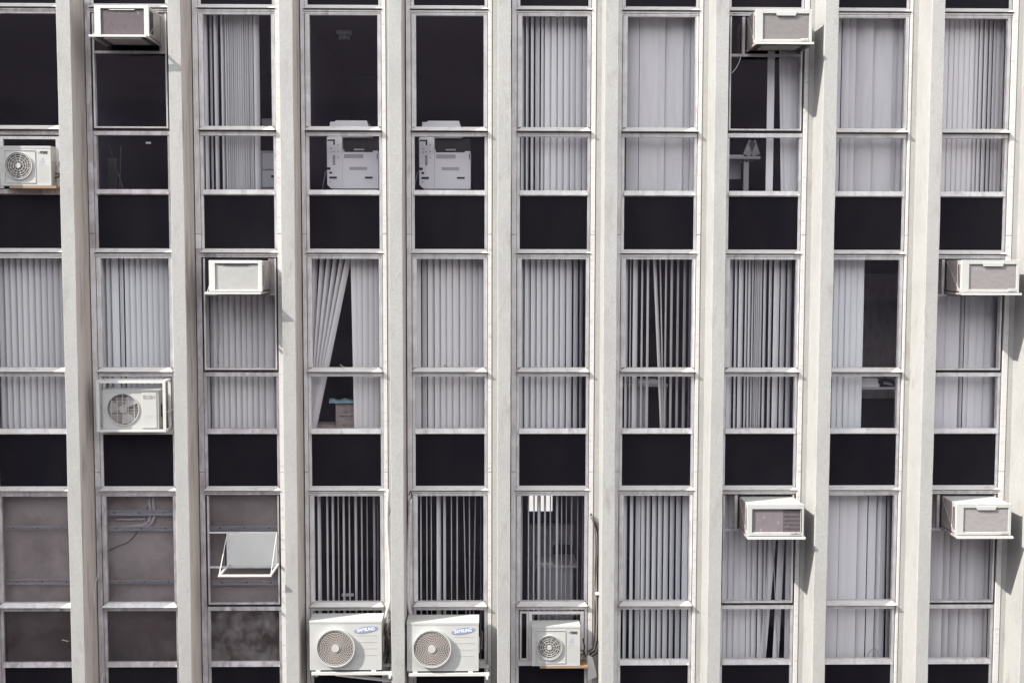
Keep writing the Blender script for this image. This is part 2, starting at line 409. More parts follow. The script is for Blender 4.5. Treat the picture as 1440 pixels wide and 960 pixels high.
    if (c, r) in AC:
        side = AC[(c, r)]; zr = z0-(.555 if r > 1 else .575)
        # rail under the unit
        q = MB()
        q.box(xl+.005, xr-.005, -.028, .02, zr-.03, zr, 0)
        ax0, ax1 = ACX[(c, r)]
        if side == 'L':
            q.box(ax0-.055, ax0-.020, -.028, .02, zr+.001, zt+.002, 0); q.box(ax0-.0195, ax0+.03, -.02, .01, zr+.001, zt+.002, 1)
            g.box(gx0, ax0-.04, yg, yg+.005, zr-.01, gz1)
            if ax1 < xr-.02: q.box(ax1-.03, xr-.005, -.02, .01, zr+.001, zt+.002, 1)
        else:
            if xr-ax1 > .03: q.box(ax1-.03, xr-.005, -.02, .01, zr+.001, zt+.002, 2)
            if ax0 > xl+.02: q.box(xl+.005, ax0+.02, -.02, .01, zr+.001, zt+.002, 1)
        q.build('filler_rail', ['frame_dirty', 'rubber', 'ac_side'], w)
        g.box(gx0, gx1, yg, yg+.005, gz0, zr-.01)
    elif (c, r) in BR:
        q = MB()
        za, zc_ = z0-UZoff[0], z0-UZoff[1]
        q.box(xl+.005, xr-.005, -.036, .0, za-.008, za+.008, 0); q.box(xl+.005, xr-.005, -.036, .0, zc_-.010, zc_+.008, 0)
        q.box(xl+.205, xl+.222, -.034, .0, zc_+.0085, za-.0085, 1)
        q.build('filler_rail', ['frame', 'rubber'], w)
        q = MB(); q.box(xl+.224, xr-.006, -.045, -.020, zc_+.010, za-.010, 0); q.build('blanking_panel', 'panel_white', w, bevel=.004)
        g.box(gx0, gx1, yg, yg+.005, gz0, zc_-.005); g.box(gx0, gx1, yg, yg+.005, za+.005, gz1); g.box(gx0, xl+.21, yg, yg+.005, zc_+.006, za-.006)
    else:
        g.box(gx0, gx1, yg, yg+.005, gz0, gz1)
    g.build('pane', 'pane_dusty' if dirty else 'pane', w)

ACSPEC = {  # (col,row): px left, right, top, bottom of the front, front depth, tray depth, style
    (1, 1): (132.5, 209, 7.5, 51, .57, .68, 'brown'),
    (7, 1): (1062.7, 1142, 13, 60, .53, .585, 'tab'),
    (2, 2): (293.7, 368.5, 366, 410, .58, .665, 'light'),
    (9, 2): (1352.5, 1433.5, 365.5, 411.5, .53, .585, 'tab'),
    (7, 3): (1051, 1130.5, 709, 753.5, .53, .585, 'louvre'),
    (9, 3): (1345, 1422, 708, 752.5, .53, .585, 'tab'),
}
ACX = {}
for k, (a, b, t, bt, d, td, st) in ACSPEC.items():
    ACX[k] = (UX(a, (t+bt)/2, -d), UX(b, (t+bt)/2, -d))
UZoff = ((UZ(345, 748.5, -.03)), (UZ(345, 797, -.03)))
UZoff = (zb(2)-UZoff[0], zb(2)-UZoff[1])

for c in range(-2, 12):
    for r in ROWS:
        window(c, r)
        xl, xr = XLe[c+2], XRe[c+2]
        m = MB(); m.box(xl-.005, xr+.005, .0, .02, zb(r)-.004, zb(r)+.668)
        m.build('spandrel_panel', 'spandrel', building)

# ------------------------------------------------------------------ roofline parapet and lower storeys
m = MB(); m.box(XLe[0]-.6, XRe[-1]+.6, -.02, 6.4, TOPZ+.001, TOPZ+.9); m.build('parapet', 'concrete', building)
m = MB(); m.box(XLe[0]-.6, XRe[-1]+.6, -.3, 6.4, .15, BOTZ-.001); m.build('podium', 'concrete', building)

# ------------------------------------------------------------------ vertical blinds
SW = .089
YB = .24
def slat(m, xt, xb, zt, zl, ang, sway=0, sw=SW):
    hw = sw/2; n = 6; k = 4
    for a in range(k+1):
        z = zt+(zl-zt)*a/k; t = a/k; xc = xt+(xb-xt)*t; an = ang+sway*t
        for q in range(n+1):
            s = -1+2*q/n; bow = .007*(1-s*s)
            lx, ly = s*hw, -bow
            m.v.append((xc+lx*math.cos(an)-ly*math.sin(an), YB+lx*math.sin(an)+ly*math.cos(an), z))
    o = len(m.v)-(k+1)*(n+1)
    for a in range(k):
        for q in range(n):
            i = o+a*(n+1)+q
            m.f.append((i, i+1, i+n+2, i+n+1)); m.mi.append(0); m.sm.append(True)
YREF = {1: 120, 2: 430, 3: 780}
def blind(c, r, items, label, mt=None, jit=1.0):
    rnd = random.Random(c*100+r)
    mt = mt or ('blind', 'blind_cool', 'blind', 'blind_warm')[rnd.randrange(4)]
    z0 = zb(r-1); zt = z0-.06; zl = z0-2.382
    xl, xr = XLe[c+2], XRe[c+2]
    root = empty('vertical_blind', ((xl+xr)/2, YB, z0-.05), label, 'blind', 'vertical blinds behind the office windows')
    m = MB()
    for it in items:
        if len(it) == 3: xc, w, s = it; xb2 = None
        else: xc, xb2, w, s = it
        y = YREF[r]
        if xb2 is None:
            xt = xb = UX(xc+rnd.uniform(-jit, jit)*.5, y, YB)
        else:
            ya, yb_ = {1: (27, 270), 2: (363, 603), 3: (697, 925)}[r]
            xa, xb = UX(xc, ya, YB), UX(xb2, yb_, YB)
            xt, xb = xa-(xb-xa)*.06, xb+(xb-xa)*.06
        phi = math.atan2((xt+xb)/2, DIST+YB)
        ww = max(.06, min(.999, w/9.95))
        sw = SW
        if w > 10: sw = w/107; ww = .985
        ang = s*math.acos(ww)-phi + R(rnd.uniform(-3, 3) if w <= 10 else rnd.uniform(-9, 9))
        slat(m, xt, xb, zt, zl+rnd.uniform(-.01, .01), ang, R(rnd.uniform(-5, 5)), sw)
    m.build('slats', mt, root)
    h = MB(); h.box(xl-.03, xr+.03, YB-.022, YB+.022, z0-.058, z0-.02); h.build('headrail', 'desk', root)
    return root
def run(x0, x1, step, w, s=1):
    n = max(1, round((x1-x0)/step)); return [(x0+(x1-x0)*i/n, w, s) for i in range(n+1)]

blind(2, 1, [(290, 5, 1), (297, 3, -1), (304.5, 6, 1), (313.5, 5, 1)]+run(319, 356, 3.1, 4.2, 1)+[(361.5, 8, 1)],
      'white vertical blind bunched at the middle with a dark gap at its right, top row')
blind(5, 1, [(735, 4.5, 1), (741.8, 4.5, 1), (748.6, 4, 1), (756, 6, -1), (763, 5, 1)]+run(771, 823, 8.3, 8.6, 1),
      'pleated white blind with darker slats at its left edge, just right of the photocopier windows')
blind(6, 1, [(890, 17, -1), (912, 25.5, 1), (929.5, 10.5, -1), (947, 25.5, -1), (965, 9.9, 1), (973, 8.5, -1)], 'smooth closed white blind left of the topmost air conditioner that has a hanging cord', mt='blind_soft')
blind(7, 1, [(1084, 9.8, 1), (1099, 1101.5, 7, 1), (1104, 1108, 9, 1), (1112, 9.6, 1), (1121, 9, 1)],
      'white blind covering only the right half of its window, under the topmost right-hand air conditioner')
blind(8, 1, [(1176, 12, 1), (1188.5, 9.9, 1), (1198, 9.9, 1), (1214.5, 24, -1), (1240, 27, 1), (1257, 9, 1), (1265, 9, -1)], 'flat closed white blind in the top window of the second column from the right', mt='blind_soft')
blind(9, 1, run(1323, 1367, 7.8, 8.4, 1)+run(1373, 1398, 6.3, 5, 1)+[(1404, 7.5, 1), (1411, 7, 1)],
      'white blind with narrow dark gaps right of its middle, top right corner of the picture')
blind(0, 2, run(-14, 90, 8.75, 9.0, 1), 'closed white blind cut by the left edge of the picture, middle row')
blind(1, 2, [(140, 7, 1), (147, 7.5, 1), (154, 7.5, 1), (163, 9.6, 1), (172, 5.5, -1)]+run(180.5, 237, 8.5, 9.2, 1),
      'closed white blind with one dark slit left of centre, above the caged condenser')
blind(2, 2, [(291, 6, 1), (297, 5, -1)]+run(303, 368, 8.1, 9.0, 1)+[(379, 14, 1), (387, 7, 1)], 'closed white blind shaded below the pale window air conditioner with solid front')
blind(3, 2, [(443, 437.5, 7.5, 1), (453, 438.5, 7, 1), (462, 439.5, 7, 1), (471, 440.5, 7, 1), (480, 441.5, 7, 1), (488.5, 442.5, 8.5, 1),
      (498, 503, 9.8, 1), (506, 509, 9.4, 1), (514.5, 516, 9.4, 1), (523, 524, 9.4, 1), (531, 532, 9.4, 1)],
      'white vertical blind pulled aside into a dark triangular gap above the cardboard box')
blind(4, 2, [(588.5, 8.4, 1), (597, 6.5, -1)]+run(606.5, 678, 8.6, 9.1, 1),
      'even closed white blind right of the pulled-aside blind in the middle row')
blind(5, 2, [(734, 6, 1)]+run(742, 800, 8.5, 7.9, 1)+[(809, 6, 1), (817, 4, 1)],
      'blind of evenly shaded upright slats, directly above the window with bright far panes')
blind(6, 2, [(881.5, 4.5, 1), (886.5, 2, 1), (893.8, 7, 1), (902.8, 3, 1), (911, 3.5, 1), (921, 930.5, 5, 1), (928.5, 933, 1.8, 1), (936, 3.2, 1), (944.5, 3.2, 1),
      (953.5, 3, 1), (962.7, 4.5, 1), (970, 3.5, 1)],
      'open blind of thin separated slats, one leaning, with a desk behind, middle row')
blind(7, 2, [(1027, 8, 1), (1034.8, 4.5, 1), (1042, 6.5, 1), (1049, 4, 1), (1054.5, 4.5, 1)]+run(1059, 1070, 3, 2.6, 1)+[(1075.5, 4, 1), (1083, 4.5, 1),
      (1093, 1088.5, 8, 1), (1101, 6.5, 1), (1109.5, 6.5, 1)],
      'white blind with a dense bunch of edge-on slats at its centre, middle row')
blind(8, 2, [(1167, 8, 1)]+run(1176, 1209.5, 8.5, 8.9, 1), 'white blind drawn over only the left half of its window beside a black bag')
blind(9, 2, [(1311, 11, 1), (1323.5, 17, 1), (1334, 6, 1), (1343, 13.5, 1), (1352.8, 6.5, -1), (1361, 7, 1), (1369, 9.5, 1), (1379, 10.8, 1), (1390.5, 10.8, 1), (1398.5, 6, 1)],
      'white blind with one dark central slit below the middle row air conditioner with a tab')
blind(3, 3, [(442, 3, 1), (449.5, 5, 1), (461, 3.2, 1), (468.5, 3.2, 1), (476.5, 1.2, 1), (484, 3.4, 1), (492, 1.6, 1), (501, 4.2, 1), (509, 2.2, 1), (517, 1.2, 1), (526, 3.6, 1), (532, 2.5, 1)],
      'wide open blind of evenly spaced thin white slats above the left blue-badged condenser')
blind(4, 3, [(592, 1.4, 1), (600, 1.4, 1), (606.5, 1, 1), (617.6, 6.6, 1), (625.8, 3.5, 1), (634.5, 1.6, 1), (643, 1.5, 1), (652, 656.5, 1.3, 1), (660, 660.8, 1.2, 1),
      (668.5, 665, 1.3, 1), (676, 1.2, 1)],
      'wide open blind with a single broad slat, above the right blue-badged condenser')
blind(5, 3, [(734, 1.2, 1), (743, 1, 1), (750.3, 2.4, 1), (757.6, 4, 1), (766.3, 3, 1), (773.5, 1.4, 1), (782.8, 3.6, 1), (789.6, 1.2, 1), (796.5, 794.5, 1.6, 1), (804, 802.5, 1.6, 1), (811.5, 1.6, 1), (819.5, 1.6, 1)],
      'wide open blind of hair-thin slats with bright far panes showing behind it, bottom row')
blind(6, 3, [(879, 5, 1), (887.5, 5, 1), (896.5, 7, -1), (904.5, 6, 1), (911.8, 5.5, 1), (919.4, 6.4, 1), (927.8, 6.4, 1), (936.2, 6.4, 1), (944.6, 6.4, 1), (953, 6.6, 1), (963, 8, -1)],
      'half open blind of even slats, bottom row, right of the hanging cable bundle')
blind(7, 3, [(1021.5, 7, 1), (1029, 9, 1), (1036.8, 8, 1), (1044.5, 9.8, 1), (1054, 7.6, 1), (1062, 7.8, 1), (1069.5, 7, 1), (1078, 1074, 5, 1), (1084, 1075.5, 4, 1), (1092, 1073, 9, 1), (1084, 1093, 2, 1), (1102, 1091, 9.5, 1), (1109, 8.5, -1)],
      'white blind with slanting disordered slats, below the air conditioner with a dirty grille')
blind(8, 3, [(1171, 16.5, 1), (1184.7, 9.5, 1), (1196.7, 15.5, 1), (1211.7, 14, -1), (1225, 11, 1), (1234.5, 7.5, -1), (1242.5, 1238, 7, 1), (1250.5, 1247, 5, 1)],
      'closed white blind of broad slats curling apart at the lower right, bottom row')
blind(9, 3, [(1311, 14, -1), (1322, 9.5, 1), (1331, 9.6, -1), (1342, 14, -1), (1353, 9.6, -1), (1364, 13, -1), (1377, 14, 1), (1390, 12, -1)], 'shaded soft white blind below the air conditioner at the lower right', mt='blind_warm')

# ------------------------------------------------------------------ backing boards and rails (bottom left rooms)
for c in (0, 1, 2):
    xl, xr = XL[c], XR[c]; z0 = zb(2)
    m = MB(); m.box(xl-.20, xr+.20, .155, .18, z0-2.33, z0-.03); m.build('backing_board', 'backing', building)
rails = {0: [(741, 4.5, 0), (817, 8, .04)], 1: [(720, 8, -.02), (742, 6.5, 0), (817, 5, .03)], 2: [(741.5, 6, 0), (818, 7, .02)]}
for c, rs in rails.items():
    xl, xr = XL[c], XR[c]; xm = 50+146*c
    for (py, h, dy) in rs:
        z = UZ(xm, py, .10); hh = h/112
        m = MB(); m.box(xl-.03, xr+.03, .075, .079, z-hh/2, z+hh/2, 0); m.box(xl-.03, xr+.03, .055, .0745, z+hh/2-.012, z+hh/2, 0)
        for q in range(3):
            x = xl+.12+q*.31+dy; m.disc((x, z), .009, .071, .0748, 12, 1)
        m.build('rail', ['zinc', 'black'], building)

# ------------------------------------------------------------------ window air conditioners
def window_ac(key, label):
    a, b, t, bt, d, td, st = ACSPEC[key]
    x0, x1 = ACX[key]; xm = (a+b)/2
    z1 = UZ(xm, t, -d); z0 = UZ(xm, bt, -d); w = x1-x0; h = z1-z0
    root = empty('window_air_conditioner', ((x0+x1)/2, -.02, z0), label, 'air conditioner', 'air conditioners set in the window openings')
    m = MB()
    sm = 'ac_white' if st in ('tab', 'louvre') else 'ac_dirty'
    # front rim
    gl, gr, gt, gb = {'tab': (.13, .05, .13, .10), 'louvre': (.10, .055, .17, .12), 'brown': (.115, .085, .10, .05), 'light': (.115, .075, .10, .06)}[st]
    gx0, gx1, gz0, gz1 = x0+w*gl, x1-w*gr, z0+h*gb, z1-h*gt
    rim = .03
    m.box(x0, gx0, -d, -d+rim, z0, z1); m.box(gx1, x1, -d, -d+rim, z0, z1)
    m.box(gx0, gx1, -d, -d+rim, z0, gz0); m.box(gx0, gx1, -d, -d+rim, gz1, z1)
    # casing shell with vented cheeks
    e = .008
    m.box(x0+e, x1-e, -d+rim, .04, z1-.016, z1-.006, 2 if st == 'brown' else 0)
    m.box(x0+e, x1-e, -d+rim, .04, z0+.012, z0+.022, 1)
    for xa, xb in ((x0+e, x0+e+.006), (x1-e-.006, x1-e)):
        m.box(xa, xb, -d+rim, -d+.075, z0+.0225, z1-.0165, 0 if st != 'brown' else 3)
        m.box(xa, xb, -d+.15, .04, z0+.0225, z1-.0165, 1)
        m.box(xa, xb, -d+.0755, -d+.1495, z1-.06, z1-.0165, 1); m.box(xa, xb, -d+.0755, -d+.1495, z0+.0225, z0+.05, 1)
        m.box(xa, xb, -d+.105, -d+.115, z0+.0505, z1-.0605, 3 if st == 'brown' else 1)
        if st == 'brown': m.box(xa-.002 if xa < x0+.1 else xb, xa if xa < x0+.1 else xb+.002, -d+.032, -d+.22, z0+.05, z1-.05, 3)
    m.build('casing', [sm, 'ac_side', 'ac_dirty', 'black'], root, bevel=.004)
    v = MB(); v.box(x0+.03, x1-.03, -d+.07, -d+.09, z0+.024, z1-.02); v.box(x0+.03, x1-.03, -d+.16, .03, z0+.03, z1-.03)
    v.build('inner_core', 'black', root)
    # grille
    g = MB(); yb = -d+.026
    g.box(gx0+.001, gx1-.001, yb, yb+.01, gz0+.001, gz1-.001, 1)
    n = 26 if st != 'louvre' else 17
    for k in range(n):
        zz = gz0+(gz1-gz0)*(k+.5)/n; hh = (gz1-gz0)/n
        if st == 'louvre':
            xs = gx0+(gx1-gx0)*.64
            g.box(gx0+.003, xs, yb-.010, yb-.001, zz-hh*.46, zz+hh*.46, 0)
            g.prism(xs+.004, gx1-.004, xs+.004, gx1-.004, yb-.002, yb-.014, yb-.0005, zz+hh*.34, zz+hh*.04, 0)
        else:
            g.prism(gx0+.003, gx1-.003, gx0+.003, gx1-.003, yb-.004, yb-.013, yb-.001, zz+hh*.48, zz-hh*.40, 0)
    gm = {'tab': 'ac_grille', 'louvre': 'ac_grille_dirty', 'brown': 'ac_grille_dirty', 'light': 'ac_grille_light'}[st]
    g.build('grille', [gm, 'black' if st == 'louvre' else gm], root)
    t_ = MB()
    if st == 'tab':
        xa, xb = gx0+(gx1-gx0)*.28, gx0+(gx1-gx0)*.72
        t_.prism(xa-.01, xb+.01, xa+.012, xb-.012, -d-.006, -d-.006, -d+.016, gz1+.02, gz1-.028)
        t_.build('pull_tab', sm, root, bevel=.003)
        q = MB(); q.box(gx1-.10, gx1-.01, -d-.008, -d-.0005, z0+.018, z0+.050); q.disc((gx1-.05, z0+.034), .007, -d-.011, -d-.0085, 10, 1); q.build('latch', [sm, 'ac_grille'], root, bevel=.002)
    elif st in ('light', 'brown'):
        xa, xb = gx0+(gx1-gx0)*.18, gx0+(gx1-gx0)*.80
        t_.box(gx0, gx1, -d+.004, -d+.02, gz1-.010, gz1-.001, 1); t_.prism(xa, xb, xa+.02, xb-.02, -d+.003, -d+.003, -d+.015, gz1-.0105, gz1-.020, 1 if st == 'light' else 0)
        t_.build('pull_tab', [sm, 'ink_dark'], root)
    else:
        q = MB(); q.box(gx1-.13, gx1-.01, -d-.008, -d-.0005, z0+.03, z0+.052); q.disc((gx1-.06, z0+.041), .008, -d-.011, -d-.0085, 10, 1); q.build('latch', [sm, 'ink_dark'], root, bevel=.002)
        q = MB(); q.box(gx0-.012, gx0-.002, -d-.001, -d+.01, gz0, gz1); q.box(gx1+.002, gx1+.012, -d-.001, -d+.01, gz0, gz1)
        q.box(gx0-.012, gx1+.012, -d-.001, -d+.01, gz1+.002, gz1+.012); q.build('grille_seal', 'ink_dark', root)
    # tray: frame of angle bars and a pan underneath
    tr = MB(); o = .012
    sh = -.03 if key[0] < 5 else .012
    tx0, tx1 = x0-.004+(sh if key[0] < 5 else 0), x1+(sh if key[0] > 5 else 0)
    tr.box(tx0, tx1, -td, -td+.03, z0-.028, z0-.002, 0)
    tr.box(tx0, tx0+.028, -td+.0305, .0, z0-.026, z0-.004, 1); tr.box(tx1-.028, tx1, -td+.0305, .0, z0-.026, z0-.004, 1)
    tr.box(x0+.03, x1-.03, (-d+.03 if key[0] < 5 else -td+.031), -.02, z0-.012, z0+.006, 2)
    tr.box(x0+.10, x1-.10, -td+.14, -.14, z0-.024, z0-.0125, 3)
    tr.build('support_tray', ['ac_dirty', 'ac_side', 'ac_under_shade', 'ac_side'], root)
    # diagonal stays from the tray front corner up to the window head
    s = MB()
    for xx in ((tx0+.008), (tx1-.008)):
        s.bar((xx, -td+.10, z0-.01), (xx, -.03, z1-.02), .008)
    s.build('stay', 'ac_side', root)
    return root
window_ac((1, 1), 'air conditioner with a brown slatted grille, topmost in the second window column')
window_ac((7, 1), 'air conditioner with white pull tab at the top of the picture above a loose cord')
window_ac((2, 2), 'air conditioner with a plain pale front in the middle row, third column from left')
window_ac((9, 2), 'air conditioner with white pull tab beside the right edge in the middle row')
window_ac((7, 3), 'air conditioner with a dirty brown grille whose right third is open louvres')
window_ac((9, 3), 'air conditioner with white pull tab in the bottom row at the right')

# ------------------------------------------------------------------ empty steel bracket in front of the blanking panel
r_ = empty('air_conditioner_bracket', (UX(345, 797, -.05), -.05, UZ(345, 797, -.05)), 'empty steel air conditioner bracket with thin stays in front of a white panel', 'bracket')
zz = UZ(345, 809.5, -.61)
a, b = UX(306.5, 809, -.61), UX(381.3, 809, -.61)
zk = UZ(345, 797, -.05)
m = MB(); m.box(a, b, -.61, -.59, zz-.010, zz+.014); m.build('front_bar', 'steel_rust', r_)
m = MB(); m.bar((a+.012, -.589, zz), (a+.012, -.05, zz+.0), .022); m.bar((b-.012, -.589, zz), (b-.012, -.05, zz), .022); m.build('side_arm', 'steel_white', r_)
zt_ = UZ(345, 749, -.05)
m = MB(); m.bar((a+.01, -.585, zz+.01), (UX(319.5, 749, -.06), -.06, zt_), .009); m.bar((b-.01, -.57, zz+.01), (b-.03, -.05, zt_), .007); m.build('stay', 'steel_white', r_)

# ------------------------------------------------------------------ outdoor condensers
def fan_guard(root, cx, cz, rad, y, style):
    m = MB()
    if style == 'fine':
        m.ring((cx, cz), rad*.98, rad*1.06, y-.055, y-.001, 64, 1)
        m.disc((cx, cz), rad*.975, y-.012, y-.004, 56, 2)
        for k in range(8):
            rr = rad*(.27+.72*k/8); m.ring((cx, cz), rr, rr+rad*.036, y-.047, y-.043, 64, 0)
        for k in range(30):
            t0 = 2*math.pi*k/30; pts = []
            for q in range(6):
                rr = rad*(.20+.77*q/5); t = t0+.55*(q/5)
                pts.append((cx+rr*math.cos(t), y-.041, cz+rr*math.sin(t)))
            m.tube(pts, .0028, 4, 0)
        m.disc((cx, cz), rad*.215, y-.056, y-.038, 32, 1)
        m.build('fan_guard', ['mesh_tan', 'cond_white', 'mesh_dark'], root)
    elif style == 'rings':
        m.ring((cx, cz), rad*.98, rad*1.05, y-.022, y+.02, 56, 1)
        for fr in (.36, .55, .72, .88): m.ring((cx, cz), rad*fr, rad*(fr+.035), y-.016, y-.010, 48, 1)
        for k in range(12):
            t = 2*math.pi*(k+.5)/12; m.bar((cx+rad*.15*math.cos(t), y-.010, cz+rad*.15*math.sin(t)), (cx+rad*.99*math.cos(t), y-.010, cz+rad*.99*math.sin(t)), .006, .004, 1)
        m.disc((cx, cz), rad*.19, y-.024, y-.006, 28, 1)
        m.build('fan_guard', ['mesh_tan', 'cond_white'], root)
    else:
        m.ring((cx, cz), rad*.985, rad*1.04, y-.012, y+.01, 64, 1)
        for k in range(5):
            xx = cx-rad*.72+rad*1.44*k/4; hh = math.sqrt(rad**2-(xx-cx)**2)*.99
            m.box(xx-.0025, xx+.0025, y-.010, y-.005, cz-hh, cz+hh, 1)
        for k in range(11):
            zz_ = cz-rad*.9+rad*1.8*k/10; hh = math.sqrt(rad**2-(zz_-cz)**2)*.99
            m.box(cx-hh, cx+hh, y-.0045, y-.002, zz_-.0018, zz_+.0018, 0)
        m.build('fan_guard', ['mesh_tan', 'cond_white'], root)
    # blades behind the guard
    f = MB(); f.disc((cx, cz), rad*.26, y+.010, y+.044, 24, 0)
    for k in range(3):
        t0 = 2*math.pi*k/3+.4; vs = []
        for q in range(7):
            t = t0+q*.16
            for rr in (.25, .62, .93):
                vs.append((cx+rad*rr*math.cos(t), y+.012+.03*q/6, cz+rad*rr*math.sin(t)))
        fs = [(q*3+j, q*3+j+1, q*3+j+4, q*3+j+3) for q in range(6) for j in range(2)]
        f.add(vs, fs, 0, True)
    f.build('fan', 'fan_dark' if style == 'rings' else 'fan', root)
    if style != 'fine':
        f = MB(); f.disc((cx, cz), rad*1.02, y+(.016 if style == 'rings' else .046), y+.05, 48); f.build('guard_back', 'guard_back' if style == 'rings' else 'coil_near', root)
def plate_with_hole(m, x0, x1, z0, z1, y, cx, cz, rad, mi=0, n=48):
    """flat front panel with a round opening"""
    vi = []; vo = []
    for k in range(n):
        t = 2*math.pi*k/n; ct, st = math.cos(t), math.sin(t)
        s = min((x1-cx)/ct if ct > 1e-6 else 1e9, (x0-cx)/ct if ct < -1e-6 else 1e9, (z1-cz)/st if st > 1e-6 else 1e9, (z0-cz)/st if st < -1e-6 else 1e9)
        vi.append((cx+rad*ct, y, cz+rad*st)); vo.append((cx+s*ct, y, cz+s*st))
    vs = vi+vo; fs = [(k, (k+1) % n, n+(k+1) % n, n+k) for k in range(n)]
    # corners
    cor = [(x1, y, z1), (x0, y, z1), (x0, y, z0), (x1, y, z0)]
    for q, cpt in enumerate(cor):
        vs.append(cpt); ang = math.atan2(cpt[2]-cz, cpt[0]-cx) % (2*math.pi)
        k = int(ang/(2*math.pi)*n) % n
        fs.append((n+k, n+(k+1) % n, 2*n+q))
    m.add(vs, fs, mi)
    m.add([(v[0], y+.05, v[2]) for v in vi]+vi, [(k, n+k, n+(k+1) % n, (k+1) % n) for k in range(n)], mi)

def condenser(label, px, d, depth, fanpx, frad, style, side_dirty=False, sx=1.0, group='outdoor condenser units on the facade'):
    a, b, t, bt = px; ym = (t+bt)/2; xm = (a+b)/2
    x0, x1 = UX(a, ym, -d), UX(b, ym, -d); z1, z0 = UZ(xm, t, -d), UZ(xm, bt, -d)
    cx, cz = UX(fanpx[0], fanpx[1], -d), UZ(fanpx[0], fanpx[1], -d); rad = frad/115.4
    root = empty('outdoor_condenser', ((x0+x1)/2, -d+depth/2, z0), label, 'condenser', group)
    m = MB(); y = -d
    plate_with_hole(m, x0, x1, z0, z1, y, cx, cz, rad)
    yb = -d+depth
    for f in (((x0, y, z0), (x0, yb, z0), (x0, yb, z1), (x0, y, z1)), ((x1, y, z0), (x1, yb, z0), (x1, yb, z1), (x1, y, z1)),
              ((x0, y, z1), (x1, y, z1), (x1, yb, z1), (x0, yb, z1)), ((x0, y, z0), (x1, y, z0), (x1, yb, z0), (x0, yb, z0)),
              ((x0, yb, z0), (x1, yb, z0), (x1, yb, z1), (x0, yb, z1))):
        m.add(f, [(0, 1, 2, 3)], 0)
    m.box(x0-.004, x1+.004, y-.004, yb+.002, z1-.02, z1+.006, 0)
    me = m.build('casing', 'cond_white', root)
    c_ = MB(); c_.box(x0+.01, x1-.01, y+.14, y+.15, z0+.01, z1-.025); c_.build('coil', 'coil', root)
    return root, x0, x1, z0, z1, y, cx, cz, rad, yb

def samsung(label, px, fanpx):
    root, x0, x1, z0, z1, y, cx, cz, rad, yb = condenser(label, px, .457, .33, fanpx, 26.3, 'fine', group='blue-badged condensers on white steel arms')
    fan_guard(root, cx, cz, rad, y, 'fine')
    w = x1-x0; h = z1-z0
    m = MB()
    for k in range(4):
        zz = z1-h*(.28+k*.135); m.box(x0+w*.665, x1-w*.06, y-.003, y-.0005, zz-.0035, zz, 0)
    m.build('pressed_rib', 'cond_grey', root)
    # badge: tilted ellipse with lettering
    bx, bz = x0+w*.785, z1-h*.165; n = 40; vs = []
    for yy in (y-.004, y-.0008):
        for k in range(n):
            t = 2*math.pi*k/n; ex, ez = .150*math.cos(t), .040*math.sin(t); q = R(9)
            vs.append((bx+ex*math.cos(q)-ez*math.sin(q), yy, bz+ex*math.sin(q)+ez*math.cos(q)))
    m = MB(); m.add(vs, [tuple(range(n)), tuple(range(2*n-1, n-1, -1))]+[(k, (k+1) % n, n+(k+1) % n, n+k) for k in range(n)])
    badge = m.build('badge', 'blue', root)
    tx = text('lettering', 'SAMSUNG', .058, bx, y-.0045, bz, 'letter_white', badge, width=.215, bold=.001)
    for v in tx.data.vertices:
        dx, dz = v.co.x-bx, v.co.z-bz; q = R(7); v.co.x = bx+dx*math.cos(q)-dz*math.sin(q); v.co.z = bz+dx*math.sin(q)+dz*math.cos(q)
    # feet
    m = MB()
    for xx in (x0+.07, x1-.13): m.box(xx, xx+.06, y+.0, y+.03, z0-.022, z0-.001); m.box(xx, xx+.05, yb-.06, yb-.03, z0-.022, z0-.001)
    m.build('foot', 'steel_white', root)
    # valve bundle on the right cheek
    m = MB()
    for k in range(3): m.tube([(x1+.001, yb-.05, z0+.20+k*.05), (x1+.035, yb-.06, z0+.19+k*.05), (x1+.045, yb-.04, z0+.30+k*.04), (x1+.03, yb-.02, z0+.42)], .009, 6, 0)
    m.box(x1+.0005, x1+.012, yb-.12, yb-.02, z0+.16, z0+.34, 1)
    m.build('valve', ['brown_wire', 'ac_dirty'], root)
    return root, x0, x1, z0, z1
s1 = samsung('left one of the two white condensers with a blue oval badge', (435.5, 536.5, 873.5, 941.5), (472.3, 909))
s2 = samsung('right one of the two white condensers with a blue oval badge', (572.3, 673.0, 875.5, 943), (607.5, 910))
for k, ((root, x0, x1, z0, z1), lab) in enumerate(((s1, 'white steel arms with a sloping brace carrying the left blue-badged condenser'), (s2, 'white steel arms carrying the right blue-badged condenser'))):
    r_ = empty('condenser_bracket', ((x0+x1)/2, -.06, z0-.03), lab, 'bracket', 'brackets under the blue-badged condensers')
    m = MB(); m.box(x0+.02, x1+.135, -.475, -.440, z0-.058, z0-.024); m.box(x0+.02, x1+.135, -.19, -.155, z0-.058, z0-.024); m.build('cross_bar', 'steel_white', r_)
    m = MB(); m.box(x1+.09, x1+.12, -.51, -.02, z0-.092, z0-.059); m.box(x0+.06, x0+.09, -.44, -.02, z0-.092, z0-.059); m.build('arm', 'steel_white', r_)
    if k == 0:
        m = MB(); m.bar((x0+.32, -.46, z0-.06), (x1+.16, -.30, z0-.21), .020); m.bar((x0+.34, -.40, z0-.06), (x1+.16, -.22, z0-.22), .018); m.build('brace', 'steel_white', r_)
    else:
        m = MB(); m.bar((x1+.105, -.46, z0-.095), (x1+.105, -.03, z0-.42), .020); m.build('brace', 'steel_white', r_)

